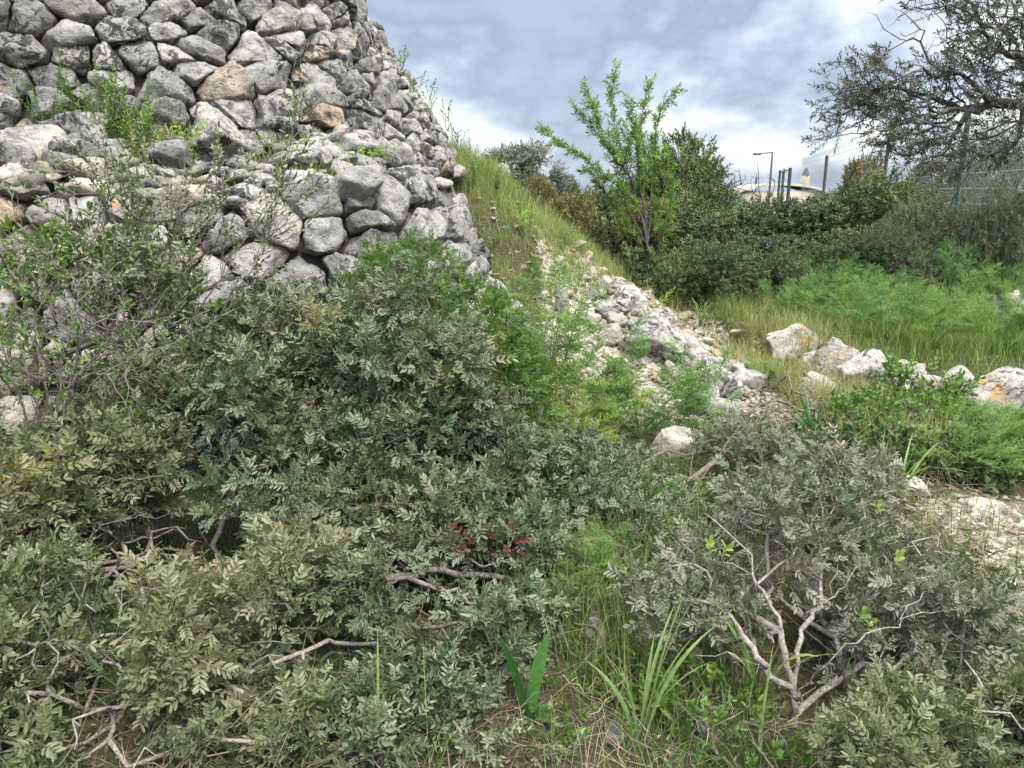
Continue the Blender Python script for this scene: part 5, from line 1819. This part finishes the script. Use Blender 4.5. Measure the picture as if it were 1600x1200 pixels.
def blades(mb, base, d, L, w, bend, rnd, segs=4, flat=0.35):
    """curved tapering blades; base (n,3), d horizontal lean dir (n,3)"""
    base = np.asarray(base, float); n = len(base)
    L = np.broadcast_to(L, (n,)); w = np.broadcast_to(w, (n,)); bend = np.broadcast_to(bend, (n,)); rnd = np.broadcast_to(rnd, (n,))
    d = unit(d); s = np.stack([-d[:, 1], d[:, 0], 0 * d[:, 0]], 1)
    V = []
    for k in range(segs + 1):
        f = k / segs
        th = bend * f
        fw = L * np.where(bend > 1e-3, (1 - np.cos(th)) / np.maximum(bend, 1e-3), 0)
        upw = L * np.where(bend > 1e-3, np.sin(th) / np.maximum(bend, 1e-3), f)
        c = base + d * fw[:, None] + np.array([0, 0, 1.0]) * upw[:, None]
        ww = w * (1 - 0.92 * f ** 1.8) * 0.5
        V += [c - s * ww[:, None], c + s * ww[:, None]]
    V = np.stack(V, 1)
    m = 2 * (segs + 1)
    q = np.array([[2 * k, 2 * k + 1, 2 * k + 3, 2 * k + 2] for k in range(segs)])
    F = (np.arange(n) * m)[:, None, None] + q[None]
    mb.add(V.reshape(-1, 3), F.reshape(-1, 4), rnd=np.repeat(rnd, m))


def grass_patch(name, label, x, y, L, w, mat, seed, bend=(0.2, 1.2), rn=None, segs=3):
    r = np.random.default_rng(seed); n = len(x)
    mb = MB()
    z = terr(x, y) - 0.01
    a = r.uniform(0, 6.28, n)
    blades(mb, np.stack([x, y, z], 1), np.stack([np.cos(a), np.sin(a), 0 * a], 1), L, w, r.uniform(bend[0], bend[1], n), rn if rn is not None else r.uniform(0, 1, n), segs)
    o = mb.build(name, M[mat])
    return tag(o, label, 'grass', kind='stuff')


r = np.random.default_rng(90)
# terrace grass
N = 60000
x = r.uniform(1.9, 9.0, N); y = r.uniform(4.6, 11.5, N)
dd = y - np.interp(x, BX, BY)
k = (dd > 0.15) & (r.uniform(size=N) < 0.35 + 0.65 * sstep(-0.3, 0.4, fbm(np.stack([x, y, 0 * x], 1) * 1.1, 3, 2) + 0.2))
x, y = x[k], y[k]; n = len(x)
cl = 0.35 + 0.9 * sstep(-0.5, 0.6, fbm(np.stack([x, y, 0 * x], 1) * 2.6, 51, 3))
grass_patch('grass', 'long bright green grass on the terrace above the boulder row', x, y, cl * r.uniform(0.10, 0.40, n), r.uniform(0.003, 0.006, n), 'grass', 91, bend=(0.3, 1.9), rn=np.clip(0.45 + 0.42 * fbm(np.stack([x, y, 0 * x], 1) * 0.9, 6, 2) + r.normal(0, 0.15, n), 0, 1))
# dry grass lip of the terrace and around the path in the middle
N = 16000
x = r.uniform(1.6, 5.5, N); y = r.uniform(4.4, 10.0, N); dd = y - np.interp(x, BX, BY)
k = (np.abs(dd) < 0.55) & (r.uniform(size=N) < 0.8)
x, y = x[k], y[k]; n = len(x)
grass_patch('dry_grass', 'straw coloured grass along the lip of the terrace', x, y, r.uniform(0.10, 0.30, n), r.uniform(0.002, 0.004, n), 'dry_grass', 92, (0.5, 1.9))
# weedy upper slope
N = 70000
x = r.uniform(-0.9, 2.4, N); y = r.uniform(5.8, 10.2, N)
up = sstep(0.45, 1.0, terr(x, y)) * (1 - sstep(0.7, 1.6, x - (y - 7.5) * 0.35))
k = r.uniform(size=N) < up * (0.35 + 0.65 * sstep(-0.45, 0.25, fbm(np.stack([x, y, 0 * x], 1) * 1.6, 13, 3)))
x, y = x[k], y[k]; n = len(x)
grass_patch('weedy_grass', 'yellow-green weeds and grass on the upper slope beside the tower', x, y, r.uniform(0.05, 0.26, n) * (0.6 + 0.6 * sstep(7, 9, y)), r.uniform(0.003, 0.006, n), 'dry_grass', 93, (0.2, 1.3), rn=np.clip(r.normal(0.28, 0.25, n), 0, 1))
# undergrowth of the hollow and under the shrubs
N = 60000
x = r.uniform(-3.2, 3.2, N); y = r.uniform(1.3, 5.2, N)
k = (r.uniform(size=N) < 0.18 + 0.8 * sstep(-0.2, 0.5, fbm(np.stack([x, y, 0 * x], 1) * 1.9, 23, 3))) & ~((x > 1.9) & (x < 3.1) & (y > 1.6) & (y < 4.0) & (r.uniform(size=N) < 0.6))
x, y = x[k], y[k]; n = len(x)
grass_patch('undergrowth', 'thin grass and seedlings between the front shrubs', x, y, r.uniform(0.05, 0.22, n), r.uniform(0.002, 0.005, n), 'grass', 94, (0.3, 1.8), rn=np.clip(r.normal(0.15, 0.28, n), 0, 1))
# fine tall grass in the dark gap between the front shrubs
N = 3600
x = r.normal(0.36, 0.24, N); y = r.normal(2.85, 0.32, N)
grass_patch('tall_fine_grass', 'fine tall grass in the dark gap between the two front shrubs', x, y, r.uniform(0.12, 0.42, N), r.uniform(0.0015, 0.0032, N), 'dry_grass', 97, (0.2, 1.6), rn=np.clip(r.normal(0.12, 0.25, N), 0, 1), segs=4)
N = 5000
x = r.uniform(-1.2, 1.4, N); y = r.uniform(1.6, 2.5, N)
k = r.uniform(size=N) < sstep(-0.3, 0.4, fbm(np.stack([x, y, 0 * x], 1) * 3.0, 37, 2))
x, y = x[k], y[k]; n = len(x)
grass_patch('dead_grass', 'thin straw coloured dead grass on the soil in front', x, y, r.uniform(0.04, 0.2, n), r.uniform(0.0012, 0.0028, n), 'straw', 98, (0.6, 2.4), segs=4)
# yellowish brush in the gully
N = 24000
x = r.uniform(1.7, 3.0, N); y = r.uniform(4.3, 8.6, N)
k = r.uniform(size=N) < sstep(-0.35, 0.2, fbm(np.stack([x, y, 0 * x], 1) * 2.0, 29, 2)) * sstep(1.7, 2.1, x + 0.12 * (y - 6)) * (1 - sstep(2.6, 3.0, x))
x, y = x[k], y[k]; n = len(x)
grass_patch('gully_grass', 'yellow-green brush in the gully below the rubble slope', x, y, r.uniform(0.10, 0.38, n), r.uniform(0.002, 0.004, n), 'dry_grass', 95, (0.3, 2.2), rn=np.clip(r.normal(0.45, 0.28, n), 0, 1))


def ledge_grass():
    r = np.random.default_rng(121); B, n = [], 5200
    while len(B) < n:
        s = r.uniform(0.8, 6.2); k = r.uniform(0.05, 0.95)
        if float(vnoise(np.array([s * 1.7, k * 2.2, 0.5]), 9)) < -0.1 + 0.5 * float(sstep(4.0, 5.5, s)): continue
        a = low_pt(s, low_top(s)); d = a[:2] - TC
        b = up_pt(math.atan2(d[0], -d[1]), 1.9)
        B.append(a * (1 - k) + np.array([b[0], b[1], 1.93]) * k - np.array([0, 0, 0.05]))
    B = np.array(B); a = r.uniform(0, 6.28, n)
    mb = MB()
    blades(mb, B, np.stack([np.cos(a), np.sin(a), 0 * a], 1), r.uniform(0.05, 0.26, n), r.uniform(0.002, 0.005, n), r.uniform(0.2, 1.5, n), np.clip(r.normal(0.25, 0.22, n), 0, 1), 3)
    tag(mb.build('ledge_grass', M['dry_grass']), 'thin yellow-green grass growing along the tower ledge', 'grass', kind='stuff')


ledge_grass()


def litter():
    r = np.random.default_rng(96); mb = MB(); n = 26000
    x = r.uniform(-3, 3, n); y = r.uniform(1.2, 5.0, n)
    a = r.uniform(0, 6.28, n)
    d = np.stack([np.cos(a), np.sin(a), r.normal(0.1, 0.25, n)], 1)
    V, F = leaves(np.stack([x, y, terr(x, y) + r.uniform(0.004, 0.03, n)], 1), d, rand_dirs(r, n) * 0.5 + np.array([0, 0, 1]), r.uniform(0.010, 0.032, n), r.uniform(0.003, 0.010, n))
    mb.add(V, F, rnd=np.repeat(r.uniform(0, 1, n) ** 1.8, 6))
    for k in range(2600):
        p = np.array([r.uniform(-2.5, 2.5), r.uniform(1.3, 4.2), 0]); p[2] = gz(p[0], p[1]) + r.uniform(0.01, 0.12)
        a = r.uniform(0, 6.28); L = r.uniform(0.08, 0.35)
        t = np.linspace(0, 1, 5)[:, None]
        q = p + t * np.array([math.cos(a), math.sin(a), r.normal(0, 0.4)]) * L + r.normal(0, 0.008, (5, 3))
        tube(mb, q, np.linspace(0.0022, 0.0008, 5), 3, rnd=r.uniform(0.2, 1))
    o = mb.build('leaf_litter', M['straw'])
    tag(o, 'fallen leaves and dead twigs on the soil under the shrubs', 'litter', kind='stuff')


litter()


def strap_plant(name, label, base, specs, mat, seed, segs=10, twist=None):
    """specs: (az, length, width, bend, lean)"""
    r = np.random.default_rng(seed); base = np.asarray(base, float)
    root = thing(name, label, 'plant', base)
    for (az, L, w, bend) in specs:
        mb = MB()
        t = np.linspace(0, 1, segs + 1); th = 0.12 + bend * t ** 1.4
        ds = L / segs
        fw = np.concatenate([[0], np.cumsum(np.sin(th[:-1]) * ds)]); up = np.concatenate([[0], np.cumsum(np.cos(th[:-1]) * ds)])
        dr = np.array([math.cos(az), math.sin(az), 0]); s = np.array([-math.sin(az), math.cos(az), 0])
        c = base + fw[:, None] * dr + up[:, None] * np.array([0, 0, 1]) + r.normal(0, 0.01, 3) * np.array([1, 1, 0])
        ww = w * 0.5 * np.minimum(1, 0.55 + t * 1.3) * (1 - np.clip((t - 0.55) / 0.45, 0, 1) ** 2 * 0.94)
        nrm = np.stack([-np.cos(th)[:, None] * dr[None, k] for k in range(3)], 2)[:, 0, :] + np.sin(th)[:, None] * np.array([0, 0, 1])
        tw = r.uniform(-1.2, 1.2) if twist is None else twist
        s = s * math.cos(tw) + nrm * math.sin(tw)
        nrm = unit(np.cross(s, np.gradient(c, axis=0)))
        fold = 0.35
        V = np.stack([c - s * ww[:, None] - nrm * ww[:, None] * fold * -1, c, c + s * ww[:, None] + nrm * ww[:, None] * fold], 1)
        idx = np.arange((segs + 1) * 3).reshape(segs + 1, 3)
        q = np.concatenate([np.stack([idx[:-1, j], idx[:-1, j + 1], idx[1:, j + 1], idx[1:, j]], -1) for j in (0, 1)])
        rv = r.uniform(0.1, 0.7)
        mb.add(V.reshape(-1, 3), q, rnd=np.repeat(np.clip(rv + 0.4 * np.clip(t - 0.75, 0, 1) * (mat == 'strap_pale') * 2.5, 0, 1), 3))
        mb.build('leaf', M[mat], root, base, smooth=True)
    return root


q = hit(822, 1142)
strap_plant('sea_squill', 'sea squill with broad glossy dark green leaves in the bare soil at the bottom', q,
            [(0.3, 0.34, 0.040, 0.25), (2.9, 0.32, 0.040, 0.45), (-0.3, 0.13, 0.026, 1.3)], 'strap', 1, twist=1.1)
q = hit(985, 1195)
r = np.random.default_rng(99)
strap_plant('asphodel_tuft', 'big asphodel tuft with arching yellow-tipped leaves at the bottom edge', q + np.array([0.02, 0.02, -0.02]),
            [(0.5, 0.62, 0.014, 0.75), (0.7, 0.55, 0.013, 0.55), (0.3, 0.5, 0.013, 1.0), (0.15, 0.42, 0.012, 1.3), (1.1, 0.40, 0.012, 0.4), (2.7, 0.35, 0.013, 1.1), (3.2, 0.30, 0.012, 1.5), (0.9, 0.5, 0.012, 0.8), (0.0, 0.45, 0.012, 0.6), (2.2, 0.3, 0.010, 0.5)], 'strap_pale', 2)
for i, (u, v, lab) in enumerate([(1268, 716, 'asphodel tuft of blue-green blades behind the silvery shrub by a flat rock'), (1400, 800, 'asphodel tuft of long stiff blades at the edge of the stony path'), (1365, 790, 'shorter asphodel tuft between the silvery shrub and the path rocks'),
                        (1095, 510, 'small far strap-leaved tuft at the right rim of the rubble slope'), (990, 860, 'thin-bladed asphodel in the dark gap behind the hollow'), (1190, 1120, 'asphodel blades rising beside the forked trunk')]):
    q = hit(u, v)
    rr = np.random.default_rng(500 + i)
    k = 1.0 if i != 3 else 0.7
    strap_plant('asphodel_tuft', lab, q, [(rr.uniform(0, 6.28), rr.uniform(0.28, 0.5) * k, rr.uniform(0.010, 0.017), rr.uniform(0.2, 1.2)) for _ in range(9)], 'strap_pale' if i in (3,) else ('strap_pale' if i % 2 else 'strap'), 600 + i)
for i, (u, v, L, az, bend, lab) in enumerate([(592, 1200, 0.42, 1.5, 0.05, 'single straight green grass stalk at the bottom beside a dark stone'), (668, 1200, 0.40, 1.8, 0.15, 'single grass stalk with a brown tip at the bottom'),
                                 (552, 1198, 0.34, 2.6, 0.9, 'single arching grass stalk bending towards the low olive-tinged bush'), (1180, 1190, 0.36, 1.0, 0.25, 'single pale grass blade in front of the forked trunk'), (270, 1195, 0.2, 1.6, 0.1, 'short single grass stalk in the bottom corner bush')]):
    q = hit(u, v)
    strap_plant('grass_stalk', lab, q, [(az, L, 0.008, bend)], 'strap_pale', 700 + i)


# ------------------------------------------------------------------ herbs
def herb(name, label, base, h, n, protos, mat, seed, spread=0.12, scale=1.0, group=None, flowers=0, cat='plant'):
    r = np.random.default_rng(seed); base = np.asarray(base, float)
    root = thing(name, label, cat, base, group)
    sm, fm, fl_ = MB(), MB(), MB()
    ps, ds = [], []
    for k in range(n):
        a = r.uniform(0, 6.28); sp = spread * r.uniform(0.2, 1)
        tip = np.array([math.cos(a) * sp, math.sin(a) * sp, h * r.uniform(0.55, 1.0)])
        t = np.linspace(0, 1, 7)[:, None]
        q = base + tip * t + np.array([math.cos(a), math.sin(a), 0]) * sp * 0.5 * np.sin(t * 3.1) + r.normal(0, 0.003, (7, 3))
        tube(sm, q, np.linspace(0.003, 0.0012, 7), 3)
        m = max(2, int(h / 0.09))
        for j in range(m):
            f = (j + 1) / m
            ps.append(q[0] + (q[-1] - q[0]) * f * 0.95); ds.append(unit(tip + r.normal(0, 0.08, 3)))
        if k < flowers:
            for z in range(6):
                aa = z * 1.05
                V, F = leaves(np.array([q[-1]]), np.array([[math.cos(aa), math.sin(aa), 0.35]]), np.array([[0, 0, 1.0]]), 0.016, 0.009)
                fl_.add(V, F)
    spray(fm, protos, np.array(ps), np.array(ds), scale * r.uniform(0.7, 1.2, len(ps)), r.uniform(0.1, 0.9, len(ps)), r)
    sm.build('stems', M[mat], root, base)
    fm.build('foliage', M[mat], root, base)
    if flowers: fl_.build('flowers', M['yellow'], root, base)
    return root


LEDGE = [(100, 255, 5.15, 0.52, 16, 'fresh', 'tall bright weed at the left end of the tower ledge'), (175, 250, 5.1, 0.46, 16, 'fresh', 'leafy green weed on the tower ledge below the large grey block'), (215, 262, 5.1, 0.42, 14, 'fresh', 'second leafy weed crowding the tower ledge'),
         (265, 262, 5.3, 0.22, 12, 'lime', 'low lime green herb in the middle of the tower ledge'), (300, 255, 5.4, 0.18, 12, 'lime', 'flat yellowish herb in front of the upper wall foot'), (370, 285, 5.3, 0.24, 10, 'lime', 'thin yellowish weed where the ledge narrows'),
         (440, 285, 5.5, 0.22, 9, 'lime', 'yellow-green weed above the big leaning slab'), (500, 270, 5.7, 0.2, 9, 'lime', 'sparse yellow weed between the two walls'), (240, 300, 5.0, 0.3, 10, 'dry_grass', 'reddish dry weed on the front of the ledge'), (330, 300, 5.1, 0.24, 9, 'fresh', 'small grey-green weed among the ledge stones'), (578, 255, 5.9, 0.1, 8, 'lime', 'tiny lime cushion at the foot of the upper wall')]
for i, (u, v, Y, h, n_, m_, lab) in enumerate(LEDGE):
    herb('ledge_weed', lab, P(u, v, Y), h, n_, WEED, m_, 800 + i, spread=0.17, group='weeds on the tower ledge')
for i, (u, v, Y, h, lab) in enumerate([(628, 110, 7.3, 0.12, 'tiny leafy sprig growing high on the tower edge'), (645, 145, 7.3, 0.14, 'small sprig below the top sprig on the tower edge'), (672, 190, 7.4, 0.30, 'yellow-flowered weed standing out from the tower edge'), (700, 205, 7.5, 0.26, 'thin weed stalks against the sky on the tower edge'), (715, 235, 7.5, 0.2, 'leafy weed near the bottom of the tower edge')]):
    herb('wall_weed', lab, P(u, v, Y), h, 4, SMALL, 'fresh', 830 + i, 0.07, 1.0, 'weeds on the tower edge', 1 if i == 2 else 0)
for i, (u, v, h, m_, fl_, lab) in enumerate([(740, 300, 0.35, 'fresh', 1, 'tall green weed beside the foot of the tower'), (775, 310, 0.28, 'fresh', 2, 'yellow-dotted weed near the top of the slope'), (820, 370, 0.22, 'lime', 0, 'lime weed midway on the grassy slope'), (880, 400, 0.25, 'fresh', 0, 'green weed at the right edge of the grassy slope'),
                        (840, 440, 0.18, 'fresh', 1, 'small weed where grass meets the chips'), (1022, 500, 0.2, 'lime', 0, 'yellow-green spike weed in front of the almond trunk'), (942, 480, 0.2, 'fresh', 0, 'thin upright weed growing out of the chips'), (900, 460, 0.2, 'fresh', 0, 'green weed beside the upright grey stone'), (865, 480, 0.16, 'lime', 1, 'yellow weed on the left of the chips'), (770, 390, 0.16, 'fresh', 0, 'low herb on the bare earth beside the lower wall')]):
    q = hit(u, v, 5.6)
    herb('slope_weed', lab, q, h, 5, WEED, m_, 860 + i, 0.10, 1.0, 'weeds on the slope', fl_)
for i, (u, v, h, pr, m_, lab) in enumerate([(1010, 1130, 0.12, BROAD, 'fresh', 'smilax seedling with broad green leaves in front of the forked trunk'), (1030, 1075, 0.14, BROAD, 'fresh', 'leafy sapling with broad leaves left of the forked trunk'), (915, 1085, 0.06, BRAM, 'fresh', 'small parsley-like herb on dark soil'), (985, 970, 0.2, BROAD, 'lentisk_olive', 'young broad-leaved shoot at the rim of the hollow'),
                              (870, 1160, 0.08, BRAM, 'fresh', 'low clover patch beside the squill'), (700, 1180, 0.1, WEED, 'scrub', 'pale feathery herb at the bottom by the grass stalks'), (760, 1185, 0.1, WEED, 'scrub', 'second pale herb cushion left of the squill'), (860, 1190, 0.09, SMALL, 'lentisk_olive', 'olive coloured groundsel at the bottom below the squill')]):
    q = hit(u, v)
    herb('ground_herb', lab, q, h, 7, pr, m_, 900 + i, 0.09, 0.75)
